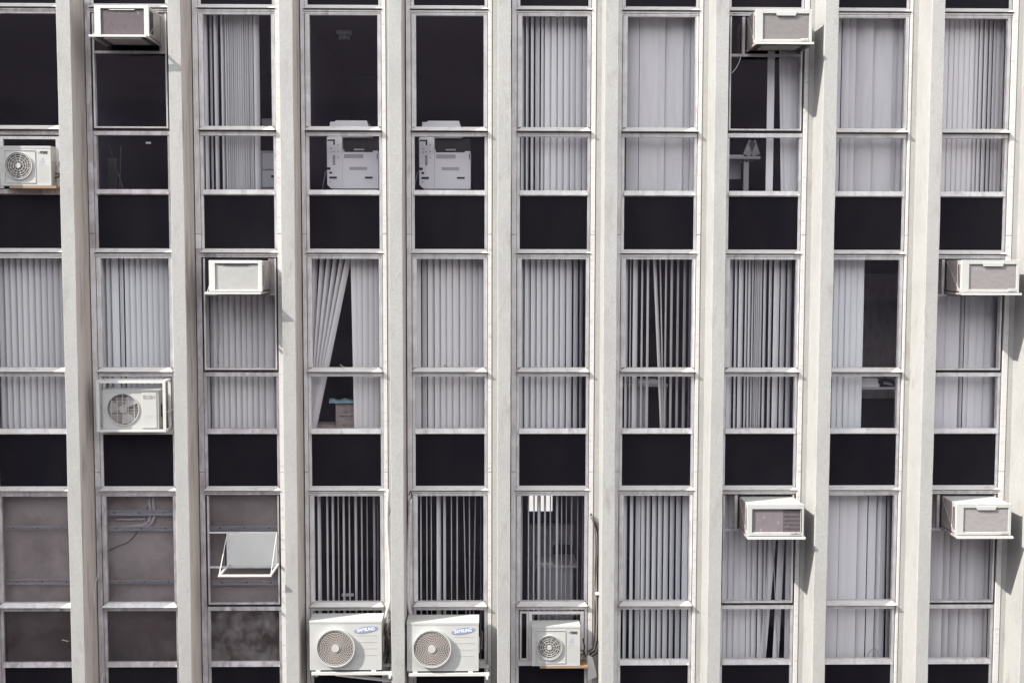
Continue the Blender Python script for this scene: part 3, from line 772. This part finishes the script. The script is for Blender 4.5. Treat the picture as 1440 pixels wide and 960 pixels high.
def york(label, px, d, depth, fanpx, frad):
    root, x0, x1, z0, z1, y, cx, cz, rad, yb = condenser(label, px, d, depth, fanpx, frad, 'rings', group='ringed-guard condensers on wooden boards')
    fan_guard(root, cx, cz, rad, y, 'rings')
    w = x1-x0; h = z1-z0
    # raised frame round the fan, plain panel right
    m = MB(); fx0, fx1, fz0, fz1 = x0+w*.085, x0+w*.70, z0+h*.065, z1-h*.09
    for (p0, p1, q0, q1) in ((fx0, fx0+.008, fz0, fz1), (fx1-.008, fx1, fz0, fz1), (fx0+.0085, fx1-.0085, fz0, fz0+.008), (fx0+.0085, fx1-.0085, fz1-.008, fz1)):
        m.box(p0, p1, y-.007, y-.0006, q0, q1)
    m.build('front_rim', 'cond_grey', root)
    m = MB()
    for k in range(9): m.box(x0+w*.735, x1-w*.03, y-.002, y-.0006, z0+h*(.10+k*.05), z0+h*(.10+k*.05)+.0028)
    m.build('pressed_rib', 'cond_grey', root)
    text('lettering', 'YORK', .044, x0+w*.865, y-.003, z1-h*.155, 'ink_dark', root, width=w*.16, bold=.0012)
    m = MB(); m.ring((x0+w*.765, z1-h*.155), .007, .0105, y-.003, y-.0006, 16)
    m.box(x0+w*.76, x0+w*.89, y-.0015, y-.0006, z1-h*.475, z1-h*.465); m.add([(x0+w*.76, y-.002, z1-h*.40), (x0+w*.84, y-.002, z1-h*.27), (x0+w*.88, y-.002, z1-h*.40), (x0+w*.80, y-.002, z1-h*.44)], [(0, 1, 2, 3)])
    m.build('emblem', 'ink_faint', root)
    m = MB(); m.box(x1+.0005, x1+.01, y+.05, y+.16, z0+.05, z0+.30, 0)
    m.tube([(x1+.005, y+.10, z0+.10), (x1+.05, y+.11, z0+.11), (x1+.07, y+.14, z0+.20), (x1+.05, y+.16, z0+.30)], .010, 6, 1)
    m.tube([(x1+.005, y+.12, z0+.16), (x1+.06, y+.13, z0+.15), (x1+.09, y+.15, z0+.06)], .008, 6, 1)
    m.build('valve', ['ac_side', 'cable_dark'], root)
    return x0, x1, z0, z1, y, yb
q1 = york('small white condenser with ringed fan guard at the left edge of the picture', (0.6, 71.5, 206, 261), .225, .26, (26.3, 233), 18.6)
q2 = york('small white condenser with ringed fan guard in the bottom row beside the hanging white sheet', (748.2, 815.6, 880.5, 935.6), .287, .25, (772.6, 909.4), 17.8)
for (x0, x1, z0, z1, y, yb), lab, ex in ((q1, 'worn wooden board under the condenser at the left edge of the picture', .06), (q2, 'raw wooden board under the small bottom row condenser', .10)):
    m = MB(); m.box(x0+.10, x1+ex, y+.0, yb, z0-.034, z0-.001)
    o = m.build('wooden_board', 'wood', None, bevel=.003, origin=((x0+x1)/2, (y+yb)/2, z0-.03)); tag(o, lab, 'board', 'boards under the ringed-guard condensers')

# caged condenser
root, x0, x1, z0, z1, y, cx, cz, rad, yb = condenser('white condenser with a big round fan opening, standing inside a white steel cage', (144, 223, 549, 603.5), .24, .24, (173, 575.3), 22.6, 'wires', group=None)
fan_guard(root, cx, cz, rad, y, 'wires')
w = x1-x0; h = z1-z0
m = MB(); m.box(x0+w*.705, x1-w*.03, y-.008, y-.0005, z0+h*.03, z1-h*.05); pn = m.build('service_panel', 'cond_white', root, bevel=.004)
m = MB(); rnd = random.Random(4)
for k in range(6): m.box(x0+w*(.775+k*.022), x0+w*(.789+k*.022), y-.0092, y-.0078, z0+h*.325, z0+h*.325+rnd.uniform(.012, .02))
m.build('faint_mark', 'cond_grey', pn)
text('lettering', 'ELGIN', .060, x0+w*.835, y-.0095, z1-h*.165, 'ink_grey', pn, width=w*.20, bold=.0004)
m = MB(); m.box(x1+.0005, x1+.012, y+.10, y+.16, z0+.14, z0+.30); m.build('valve', 'ink_dark', root)
cg = empty('steel_cage', ((x0+x1)/2, -.02, z0-.03), 'white open steel cage of square bars holding the big-fan condenser', 'cage')
a, b = UX(135.5, 570, -.305), UX(232.8, 570, -.305); zt_, zl_ = UZ(184, 534.8, -.305), UZ(184, 607.2, -.305)
t = .034
m = MB()
m.box(a, b, -.305, -.272, zt_-t, zt_); m.box(a, b, -.305, -.272, zl_, zl_+t*.8)
m.box(a, a+t, -.305, -.272, zl_+t*.8+.0005, zt_-t-.0005); m.box(b-t, b, -.305, -.272, zl_+t*.8+.0005, zt_-t-.0005)
m.build('front_frame', 'steel_white', cg)
m = MB()
for xx in (a, b-t): m.box(xx, xx+t, -.2715, -.025, zt_-.026, zt_-.001); m.box(xx, xx+t, -.2715, -.025, zl_+.001, zl_+.022)
m.box(a+t+.0005, b-t-.0005, -.058, -.028, zt_-.026, zt_-.001)
for xx in (a, b-t): m.box(xx, xx+t, -.058, -.0285, zl_+.0225, zt_-.0265)
m.box(a+t+.001, b-t-.001, -.14, -.10, zl_+.001, zl_+.020); m.box(a+t+.001, b-t-.001, -.2, -.17, zl_+.001, zl_+.020)
m.build('side_frame', 'steel_white', cg)
bpy.context.view_layer.update()
m = MB()
for k in range(3): m.tube([(x1+.01, -.12, z0+.20+k*.012), (x1+.10, -.10-.01*k, z0+.215-k*.008), (x1+.15, -.07, z0+.23+k*.012), (XR[1]+.06, -.058, z0+.25-.02*k)], .004, 6, 0)
o = m.build('refrigerant_cable', ['wire'], None, origin=(x1+.05, -.1, z0+.2)); tag(o, 'thin pale cables running from the caged condenser to the window jamb', 'cable')

# ------------------------------------------------------------------ pipes and cables
def pipe(name, pts, rad, mt, label, cat, Ys=-.075, sub=None):
    ps = []
    for i, p in enumerate(pts):
        Y = p[2] if len(p) > 2 else Ys
        ps.append(U(p[0], p[1], Y))
    # smooth
    sm = []
    for i in range(len(ps)-1):
        p0 = ps[max(0, i-1)]; p1 = ps[i]; p2 = ps[i+1]; p3 = ps[min(len(ps)-1, i+2)]
        for q in range(6):
            t = q/6
            sm.append(.5*((2*p1)+(-p0+p2)*t+(2*p0-5*p1+4*p2-p3)*t*t+(-p0+3*p1-3*p2+p3)*t**3))
    sm.append(ps[-1])
    m = MB(); m.tube(sm, rad, 8, 0)
    o = m.build(name, mt, None, origin=ps[0]); tag(o, label, cat); return o
pipe('drain_pipe', [(546, 688), (544.8, 720), (545, 752), (547.5, 790), (548.2, 830), (548, 845), (543.5, 862), (541, 880)], .017, 'wire', 'white pipe running down the left side of a fin to the left blue-badged condenser', 'pipe', -.08)
pipe('insulated_pipe', [(577, 702), (575.8, 730), (574.6, 765), (573.6, 800), (573.8, 840), (576, 858), (579, 868)], .022, 'duct', 'thick wrapped white pipe left of the window above the right blue-badged condenser', 'pipe', -.06)
pipe('cable_loop', [(545, 705, -.12), (548.5, 716, -.2), (547, 724, -.1)], .006, 'brown_wire', 'short brown cable loop at the top of the white pipe', 'cable')
hk = pipe('wall_hook', [(575, 696), (577.5, 690), (579, 696), (578, 701)], .006, 'cable_dark', 'small black hook at the top of the wrapped white pipe', 'hook', -.07)
# tangle at the left samsung
b_ = empty('cable_bundle', U(545, 885, -.1), 'tangled brown and white cables squeezed between the left blue-badged condenser and the fin', 'cables')
for k, (mt, pts, rr) in enumerate([('brown_wire', [(543, 876), (541, 888), (545, 900), (542, 914), (546, 926)], .014), ('wire', [(547, 870), (544, 884), (547, 896), (545, 905)], .010),
        ('cable_dark', [(541, 882), (544, 895), (541, 905), (545, 920), (543, 932)], .012), ('brown_wire', [(548, 890), (545, 903), (547, 915), (545, 925)], .012)]):
    m = MB(); m.tube([U(x, yy, -.14+.02*k) for x, yy in pts], rr, 7); m.build('cable', mt, b_)
# bundle on the fin right of column 5
b_ = empty('cable_bundle', U(838, 760, -.1), 'long brown cable bundle hanging beside the bottom row window with bright far panes', 'cables')
rnd = random.Random(5)
for k in range(7):
    ox = (k-3)*1.25; pts = []
    for yy, x in ((725, 831.5), (737, 836.5), (752, 840), (775, 841), (800, 840), (835, 839.5), (870, 840.5), (900, 839), (914, 835.5), (919, 829)):
        s = min(1, max(.1, (yy-725)/30)) * (1 if yy < 905 else .7)
        pts.append(U(x+ox*s+rnd.uniform(-.8, .8), yy+(k-3)*(1.2 if yy > 905 else 0), -.13+.012*k))
    m = MB(); m.tube(pts, rnd.choice([.007, .009, .012]), 6); m.build('cable', ['brown_wire', 'brown_wire', 'wire', 'cable_dark', 'brown_wire', 'duct', 'brown_wire'][k], b_)
m = MB(); m.box(UX(837, 835, -.19), UX(843.5, 835, -.19), -.20, -.10, UZ(840, 836, -.19), UZ(840, 834, -.19)); m.build('strap', 'wire', b_)
m = MB(); m.tube([U(831, 727, -.05), U(831, 722, -.07), U(832.5, 722.5, -.09)], .008, 6); m.build('hook', 'cable_dark', b_)
# sheet
p = [U(826, 921, -.20), U(833, 923, -.18), U(840.3, 951, -.17), U(826.3, 956, -.20)]
m = MB(); m.add(p+[v+Vector((0, .006, 0)) for v in p], [(0, 1, 2, 3), (7, 6, 5, 4), (0, 4, 5, 1), (1, 5, 6, 2), (2, 6, 7, 3), (3, 7, 4, 0)])
o = m.build('hanging_sheet', 'cond_grey', None, origin=p[0]); tag(o, 'slim white sheet hanging askew below the cable bundle at the bottom edge', 'sheet')
# thin cable on fin 1
pipe('white_cable', [(133.0, 850, -.12), (132.5, 835, -.12), (134.5, 818, -.09), (138.5, 807, -.04)], .006, 'wire', 'thin white cable curving along the dark side of the leftmost full fin', 'cable')
pipe('white_cable', [(143.5, 965, -.05), (143.6, 955, -.05), (145.2, 946, -.035)], .007, 'wire', 'short white cable end at the bottom edge left of the second window column', 'cable')
# cord hanging at the top AC and in other windows
pipe('dangling_cable', [(1042, 77, -.04), (1040, 86, -.045), (1035, 96, -.045), (1028, 104, -.04)], .005, 'wire', 'thin white cord hanging over dark glass left under the topmost right-hand air conditioner', 'cord')
pipe('blind_cord', [(304, 420, .15), (307, 440, .15), (309, 470, .15), (306.5, 495, .15), (306, 512, .15)], .0045, 'ink_grey' if False else 'ac_side', 'grey blind cord with a small weight inside the window under the plain pale air conditioner', 'cord')

# ------------------------------------------------------------------ interior things
def F0(r): return zb(r)+.602        # floor level of row r
def photocopier(dx, label, right_cut=False):
    D0 = .42; X = lambda x: UX(x, 235, D0)+dx; Z = lambda y_: UZ(500, y_, D0)
    root = empty('photocopier', (X(496), D0+.25, F0(1)), label, 'photocopier', 'photocopiers standing behind the top row glass')
    fl = F0(1)
    m = MB()
    m.box(X(481.3), X(532.5), D0, D0+.5, Z(265.5), Z(214))                      # body
    m.box(X(478), X(483), D0+.001, D0+.5, Z(214), Z(210)) ; m.box(X(524), X(532.4), D0+.001, D0+.5, Z(213.9), Z(212))
    v = [(X(459.5), Z(193)), (X(481.2), Z(193)), (X(481.2), Z(265.5)), (X(465.5), Z(265.5)), (X(459.8), Z(260))]
    m.add([(a_, D0+.004, c_) for a_, c_ in v]+[(a_, D0+.5, c_) for a_, c_ in v], [(0, 1, 2, 3, 4), (9, 8, 7, 6, 5)]+[(k, (k+1) % 5, 5+(k+1) % 5, 5+k) for k in range(5)])
    m.box(X(468), X(530), D0+.03, D0+.48, fl+.06, Z(265.5)-.001)
    m.build('body', 'copier', root, bevel=.006)
    m = MB(); m.box(X(461), X(520), D0+.02, D0+.48, Z(192.9), Z(180.5)); m.build('scanner_bed', 'copier', root, bevel=.008)
    v = [(X(463.3), Z(180.4)), (X(519.5), Z(180.4)), (X(516), Z(169.2)), (X(472), Z(169.2)), (X(471), Z(171)), (X(464), Z(171))]
    m = MB(); m.add([(a_, D0+.03, c_) for a_, c_ in v]+[(a_, D0+.46, c_) for a_, c_ in v], [tuple(range(6)), tuple(range(11, 5, -1))]+[(k, (k+1) % 6, 6+(k+1) % 6, 6+k) for k in range(6)])
    m.build('lid', 'copier', root, bevel=.006)
    m = MB(); m.box(X(481.5), X(531), D0+.12, D0+.46, Z(213.8), Z(193.5)); m.build('output_bay', 'black', root)
    m = MB(); m.box(X(497), X(511), D0+.07, D0+.119, Z(210.5), Z(208.5)); m.build('paper_tray', 'copier2', root)
    m = MB()
    for (a_, b_, c_, d_) in ((484, 511, 217, 222.5), (491.5, 516, 234.8, 239.2)): m.box(X(a_), X(b_), D0-.003, D0-.0005, Z(d_), Z(c_), 0)
    for (a_, b_, c_, d_) in ((463, 473.5, 248.5, 251.5), (513, 524, 248.5, 251.3), (463, 466.8, 241.8, 244.5), (460, 464.7, 235.5, 239)): m.box(X(a_), X(b_), D0-.003, D0+.0035, Z(d_), Z(c_), 1)
    for k in range(9): m.box(X(468), X(471.5), D0+.001, D0+.0035, Z(232-k*1.6), Z(231.2-k*1.6), 1)
    for (xx, yy) in ((465.8, 209), (465.8, 214), (469.8, 213.5), (475.4, 204), (475.4, 213), (475.4, 221.5), (464.5, 256)): m.disc((X(xx), Z(yy)), .007, D0+.001, D0+.0035, 10, 1)
    m.box(X(460.5), X(471), D0+.001, D0+.0035, Z(198.5), Z(196.5), 1); m.box(X(469), X(471.2), D0+.001, D0+.0035, Z(204), Z(196.3), 1)
    m.box(X(530), X(531), D0-.003, D0-.0005, Z(224), Z(216), 1)
    m.build('vent', ['copier2', 'ink_dark'], root)
    m = MB(); m.tube([(X(460.5), D0+.02, Z(238.5)), (X(457), D0+.02, Z(243)), (X(454.5), D0+.03, Z(255)), (X(452), D0+.05, Z(268))], .005, 6); m.build('power_cord', 'copier2', root)
    m = MB()
    for xx in (470, 527): m.disc((X(xx), fl+.03), .03, D0+.06, D0+.09, 16)
    m.build('caster', 'black', root)
photocopier(0, 'white photocopier behind glass, left of the two, its right edge touching the window frame')
photocopier(UX(589.2, 235, .42)-UX(459.5, 235, .42), 'white photocopier behind glass, right of the two, with dark glass at its right')

D0 = .62
def slab(name, px, D, dep, mt, parent=None, label=None, cat=None, bevel=.002, group=None):
    a, b, t, bt = px; m = MB()
    m.box(UX(a, (t+bt)/2, D), UX(b, (t+bt)/2, D), D, D+dep, UZ((a+b)/2, bt, D), UZ((a+b)/2, t, D))
    if parent: return m.build(name, mt, parent, bevel=bevel)
    o = m.build(name, mt, None, bevel=bevel, origin=U((a+b)/2, bt, D+dep/2)); tag(o, label, cat, group); return o
# filing cabinet seen at right of column 2
cb = empty('filing_cabinet', U(377, 266, .65), 'pale grey filing cabinet behind the lower glass at the right of the bunched blind', 'cabinet')
slab('body', (367, 392, 212, 275), .65, .45, 'copier2', cb); slab('drawer', (369, 391, 216, 238), .64, .009, 'copier', cb); slab('drawer', (369, 391, 240, 263), .64, .009, 'copier', cb)
slab('handle', (381, 386, 246.5, 249.5), .625, .014, 'ink_dark', cb)
o = slab('small_monitor', (368, 392, 167, 178), .9, .1, 'copier2', None, 'small grey device standing in the gap right of the bunched blind', 'device')
# desk top right
dk = empty('desk', U(1048, 268, D0+.3), 'white desk with a hanging front panel under the topmost right-hand air conditioner', 'desk', None)
slab('desktop', (1000, 1069.5, 219.5, 223.5), D0, .6, 'desk', dk)
slab('leg', (1045.8, 1053, 223.7, 275), D0+.05, .05, 'desk', dk); slab('modesty_panel', (1002, 1042, 224, 252), D0+.25, .02, 'desk', dk, bevel=0)
m = MB(); m.box(UX(1047.6, 225, D0+.05), UX(1051, 225, D0+.05), D0+.045, D0+.0495, UZ(1049, 227.6, D0), UZ(1049, 224.8, D0)); m.build('cable_port', 'ink_dark', dk)
m = MB()
for a_, b_ in (((1050, 218.6), (1058, 199)), ((1057, 199), (1063.5, 218.6))):
    p0, p1 = U(*a_, D0+.12), U(*b_, D0+.12); m.bar(p0, p1, .10, .02)
o = m.build('desk_calendar', 'copier2', None, origin=U(1056, 218, D0+.12)); tag(o, 'grey folded desk calendar standing on the desk top right', 'calendar')
o = slab('paper_sheet', (1024, 1046, 217.8, 219.4), D0+.1, .2, 'paper', None, 'white papers lying on the desk with the hanging front panel', 'papers')
# desk column 6 row 2
dk = empty('desk', U(905, 600, .7), 'white desk seen through the open blind of thin slats in the middle row', 'desk')
slab('desktop', (876, 939, 540, 543.5), .55, .6, 'desk', dk); slab('modesty_panel', (883, 911, 544, 615), .62, .02, 'desk', dk, bevel=0); slab('leg', (934, 937, 544, 615), 1.1, .04, 'desk', dk)
o = slab('paper_stack', (898, 925, 534.5, 539.6), .6, .25, 'paper', None, 'loose white paper stack on the desk behind the open thin-slat blind', 'papers')
o = slab('book', (880, 893, 531.5, 539.6), .62, .18, 'teal', None, 'dull teal book lying at the left of the desk behind the thin-slat blind', 'book')
# desk column 8 row 2
dk = empty('desk', U(1235, 600, .7), 'pale desk seen right of the half drawn blind in the middle row', 'desk')
slab('desktop', (1160, 1275, 544.2, 547.5), .5, .6, 'desk', dk); slab('leg', (1168, 1173, 547.7, 615), .6, .05, 'desk', dk); slab('leg', (1268, 1272, 547.7, 615), .6, .05, 'desk', dk)
st = empty('paper_stack', U(1222, 544, .6), 'stack of white folders and papers on the desk right of the half drawn blind', 'papers')
slab('folder', (1206, 1236.5, 540, 544), .52, .22, 'paper', st); slab('folder', (1208, 1235, 536.3, 539.8), .53, .22, 'desk', st); slab('folder', (1212, 1234.5, 532.3, 536.1), .55, .2, 'copier2', st)
m = MB(); m.tube([U(1238, 541, .55), U(1243, 542.3, .55), U(1252, 543, .55), U(1262, 543, .55)], [.04, .022, .016, .014], 10); m.tube([U(1238, 540, .56), U(1239, 534, .56), U(1244, 531.5, .56), U(1253, 535, .56), U(1262, 541, .56)], [.03, .028, .026, .026, .024], 10)
o = m.build('black_bag', 'black', None, origin=U(1245, 543, .55)); tag(o, 'black curved bag lying beside the stack of folders', 'bag')
pipe('cable_coil', [(1213, 520, .5), (1217, 517, .5), (1219, 522, .5), (1214, 525, .52)], .004, 'ac_grille', 'small thin cable coil just above the sash rail right of the half drawn blind', 'cable')

pipe('cable', [(1219, 927, .12), (1221, 918, .12), (1227, 912, .12), (1232, 913, .12), (1234, 918, .12)], .005, 'copier2', 'thin cable looping at the foot of the blind of broad curling slats', 'cable')
pipe('cable', [(1033.5, 694, .06), (1033, 712, .06), (1031.5, 724, .06), (1033, 731, .06), (1030, 734, .06)], .018, 'duct', 'pale wrapped cable in the narrow pane beside the dirty-grilled air conditioner', 'cable')
# boxes column 3 row 2
sh_z = UZ(485, 604.5, .36)
bx = empty('cardboard_box', U(486, 597, .45), 'brown cardboard box with a printed dark emblem, standing below the triangular gap of the blind', 'box')
slab('carton', (472, 501, 568, 597.6), .36, .28, 'card', bx)
b0 = U(486.5, 585, .357)
m = MB(); rnd = random.Random(11)
for k in range(9):
    xx = b0.x-.078+k*.0185; m.box(xx, xx+rnd.uniform(.008, .014), .3555, .3590, b0.z-.010, b0.z+rnd.uniform(.004, .012))
m.build('printed_line', 'ink_dark', bx)
m = MB()
pc = U(485.5, 578.6, .357)
for (dx_, dz_, rr) in ((-.030, .018, .007), (-.012, .030, .007), (.012, .030, .007), (.030, .018, .007), (-.014, -.004, .007), (.0, .006, .009), (.014, -.004, .007)): m.disc((pc.x+dx_, pc.z+dz_-.008), rr*.8, .355, .3585, 12)
m.build('emblem', 'ink_dark', bx)
m = MB()
for k in range(6): m.box(UX(473.2, 570, .357), UX(475, 570, .357), .356, .3590, UZ(474, 571+k*4.2, .36), UZ(474, 570+k*4.2, .36))
m.build('perforation', 'ink_grey', bx)
m = MB(); rnd = random.Random(3); n = 12; vs = []
for iy, dd in enumerate((.30, .36, .50, .64)):
    for k in range(n+1):
        x = 463+38*k/n; q = U(x, 567 - (3.0+math.sin(k*.9+iy)*1.0 if 0 < iy < 3 else 0), dd); q.z = UZ(482, 567.4, .36)+(.045+.012*math.sin(k*1.1) if 0 < iy < 3 else 0)+ (.02 if iy == 0 else 0) + rnd.uniform(-.004, .004); vs.append(q)
fs = [(iy*(n+1)+k, iy*(n+1)+k+1, (iy+1)*(n+1)+k+1, (iy+1)*(n+1)+k) for iy in range(3) for k in range(n)]
m.add(vs, fs, 0, True)
o = m.build('cloth', 'teal', None, origin=U(482, 567, .4)); tag(o, 'teal and pale cloth draped over the top of the cardboard box', 'cloth')
sm_ = o.modifiers.new('thickness', 'SOLIDIFY'); sm_.thickness = .012
o = slab('flat_box', (440, 471, 597, 604), .36, .3, 'card', None, 'low brown box left of the printed cardboard box on the sill', 'box', group='low boxes on the inner sill')
o = slab('flat_box', (471.6, 500, 598, 604), .355, .3, 'card', None, 'low brown box lying under the printed cardboard box', 'box', group='low boxes on the inner sill')
cb = slab('low_cabinet', (428, 545, 604.3, 622), .34, .4, 'desk', None, 'pale low cabinet along the window carrying the cardboard boxes', 'cabinet')
for nm, pts, lb_ in (('pen', [(478, 512.5), (483.5, 516), (487, 517.5)], 'white pen-like stick leaning above the sash rail in the triangular blind gap'), ('pen', [(624, 513), (629, 516), (632, 517.5)], 'short grey stick on the sash rail in front of the even closed blind')):
    pipe(nm, pts, .008, 'ac_grille', lb_, 'stick', .12)
# crossing sticks column 1 row 1
m = MB(); m.bar(U(153, 204, .5), U(175, 270, .5), .012); m.bar(U(170.5, 206, .52), U(168, 272, .52), .012)
o = m.build('crossed_sticks', 'mesh_brown', None, origin=U(170, 268, .5)); tag(o, 'two thin crossed sticks standing behind the dark lower glass of the second column', 'sticks')
o = slab('brown_board', (140, 165, 222, 275), .9, .03, 'mesh_brown', None, 'dark brown board leaning behind the crossed sticks', 'board')
m = MB(); a_ = U(208.5, 201, .008); m.box(a_.x-.032, a_.x+.032, .0085, .0115, a_.z-.012, a_.z+.012); o = m.build('sticker', 'ac_grille', None, origin=a_); tag(o, 'small grey sticker on the dark lower glass beside the crossed sticks', 'sticker')
# ceiling lamp
lp = empty('ceiling_lamp', (UX(484, 41, 1.6), 1.6, zb(0)-.012), 'small pale ceiling spotlight fitting dimly visible above the left photocopier', 'lamp')
zt_ = zb(0)-.0135
m = MB(); m.box(lp.location.x-.10, lp.location.x+.10, 1.56, 1.66, zt_-.05, zt_); m.build('base', 'paper', lp)
m = MB()
for k in (-1, 0, 1): m.tube([(lp.location.x+k*.05, 1.6, zt_-.051), (lp.location.x+k*.055, 1.57, zt_-.11)], [.022, .03], 10)
m.build('spot_head', 'copier', lp)
# ducts in column 1 row 3
dp = empty('pipe_bend', U(205, 735, .10), 'pale wrapped pipes bending left behind the bottom row glass of the second column', 'pipes')
for k, pts in enumerate([[(209, 697), (210, 708), (212, 722), (210, 732), (203, 738), (190, 739.5), (165, 741)], [(214.5, 697), (216, 712), (217, 726), (213, 736), (205, 741), (195, 742)], [(163, 730), (180, 730.5), (196, 730), (205, 729)], [(208, 700), (207, 708), (206, 716)]]):
    m = MB(); m.tube([U(x, yy, .115+.01*k) for x, yy in pts], [.020, .020, .014, .012][k], 8); m.build('pipe', 'duct', dp)
m = MB(); m.tube([U(x, yy, .14) for x, yy in ((152, 775), (165, 768), (180, 762), (190, 752), (197, 742))], .006, 6); m.build('wire', 'cable_dark', dp)
pipe('loose_wire', [(87, 899, .0), (91, 900, .0), (96, 901, .0)], .004, 'wire', 'tiny white wire behind the lower glass at the bottom left', 'wire', -.0)

# room behind column 5 row 3
z1 = zb(2)-.05
for xa, xb in ((744, 756), (757.5, 765.5), (767.5, 777.5), (804.5, 811.5)):
    a_, b_ = UX(xa, 710, BW+.1), UX(xb, 710, BW+.1); zl_ = UZ(760, 721.5, BW+.1)
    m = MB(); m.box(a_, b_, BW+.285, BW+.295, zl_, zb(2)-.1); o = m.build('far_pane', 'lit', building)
pt = empty('office_partition', (UX(775, 800, 1.7), 1.7, F0(3)), 'grey-brown fabric office partition behind the hair-thin slats in the bottom row', 'partition')
slab('panel', (744, 806, 738, 850), 1.7, .05, 'paper', pt); slab('top_trim', (743.5, 806.5, 736.5, 738), 1.69, .07, 'copier2', pt)
dk = empty('desk', U(785, 800, 1.6), 'desk with papers behind the hair-thin slats in the bottom row', 'desk')
slab('desktop', (752, 812, 794.5, 798), .7, .6, 'desk', dk); slab('side_panel', (756, 806, 798.2, 880), .75, .03, 'copier2', dk, bevel=0)
o = slab('paper_stack', (757, 778, 790.5, 794.3), .75, .3, 'paper', None, 'scattered white papers on the desk behind the hair-thin slats', 'papers')
ch = empty('office_chair', U(790, 800, 2.2), 'dark office chair behind the desk with papers in the bottom row', 'chair')
slab('backrest', (778, 806, 766, 794), 1.42, .08, 'black', ch, bevel=.03); slab('seat', (776, 808, 803, 809), 1.35, .15, 'black', ch, bevel=.02); slab('post', (789, 793, 809, 850), 1.4, .05, 'black', ch)
o = slab('paper_sheet', (480.5, 497, 835, 838), .45, .05, 'paper', None, 'small white strip behind the thin slats above the left blue-badged condenser', 'strip')

o = slab('cupboard', (1213, 1290, 385, 560), 1.9, .5, 'ac_side', None, 'dim grey cupboard at the back of the room right of the half drawn blind', 'cupboard')
# ------------------------------------------------------------------ ground
def sheet(name, x0, x1, y0, y1, z, mt):
    m = MB(); m.add([(x0, y0, z), (x1, y0, z), (x1, y1, z), (x0, y1, z)], [(0, 1, 2, 3)])
    o = m.build(name, mt); o['kind'] = 'structure'; return o
sheet('ground', -1500, 1500, -1500, 1500, 0, 'asphalt')
sheet('road', -1500, 1500, -16, -5, .004, 'asphalt')
m = MB(); m.box(-200, 200, -5, -.3, .004, .15); o = m.build('pavement', 'pavement'); o['kind'] = 'structure'

# the block across the street, which the glass reflects and which hides the low sky
ob = empty('opposite_building', (20, -42, 0), 'tall dark office block across the street, outside the picture', 'building')
m = MB(); m.box(-58, 110, -60, -42, .001, 31.5); m.build('wall', 'opp_wall', ob)
for k in range(8):
    m = MB(); m.box(-57, 109, -41.995, -41.95, 2+k*3.1, 3.7+k*3.1); m.build('window_band', 'opp_band', ob)

nb = empty('low_sky_blocker', (-48, -30, 0), 'unseen block added on the left of the street to cut the low sky light', 'building')  # added block out of view, cuts the low sky light from the left
m = MB(); m.box(-70, -36, -60, -6, .001, 37); m.build('wall', 'opp_wall', nb)
for k in range(11):
    m = MB(); m.box(-35.995, -35.95, -59, -7, 2+k*3.1, 3.7+k*3.1); m.build('window_band', 'opp_band', nb)

# ------------------------------------------------------------------ light
SV = Vector((1, .46, -.955)).normalized()
sd = bpy.data.lights.new('sun', 'SUN'); sd.energy = 2.15; sd.angle = R(.53); sd.color = (1, .965, .90)
so = bpy.data.objects.new('sun', sd); col.objects.link(so); so.rotation_euler = SV.to_track_quat('-Z', 'Y').to_euler(); so.location = (-20, -10, 40)
wd = bpy.data.worlds.new('World'); scene.world = wd; wd.use_nodes = True
nt = wd.node_tree; bg = nt.nodes['Background']
sk = nt.nodes.new('ShaderNodeTexSky'); sk.sky_type = 'NISHITA'; sk.sun_disc = False
sk.sun_elevation = math.asin(-SV.z); sk.sun_rotation = math.atan2(-SV.x, -SV.y) % (2*math.pi)
sk.air_density = 1.6; sk.dust_density = 0.3; sk.ozone_density = 1.0
hs = nt.nodes.new('ShaderNodeHueSaturation'); hs.inputs['Saturation'].default_value = .13
nt.links.new(sk.outputs[0], hs.inputs['Color']); nt.links.new(hs.outputs[0], bg.inputs['Color'])
bg.inputs['Strength'].default_value = .15

scene.view_settings.view_transform = 'Standard'; scene.view_settings.look = 'None'
scene.view_settings.exposure = 1.90; scene.view_settings.gamma = 1; scene.view_settings.use_curve_mapping = False
cy = scene.cycles
cy.max_bounces = 8; cy.diffuse_bounces = 3; cy.glossy_bounces = 2; cy.transparent_max_bounces = 10; cy.transmission_bounces = 2
cy.use_denoising = True; cy.caustics_reflective = False; cy.caustics_refractive = False
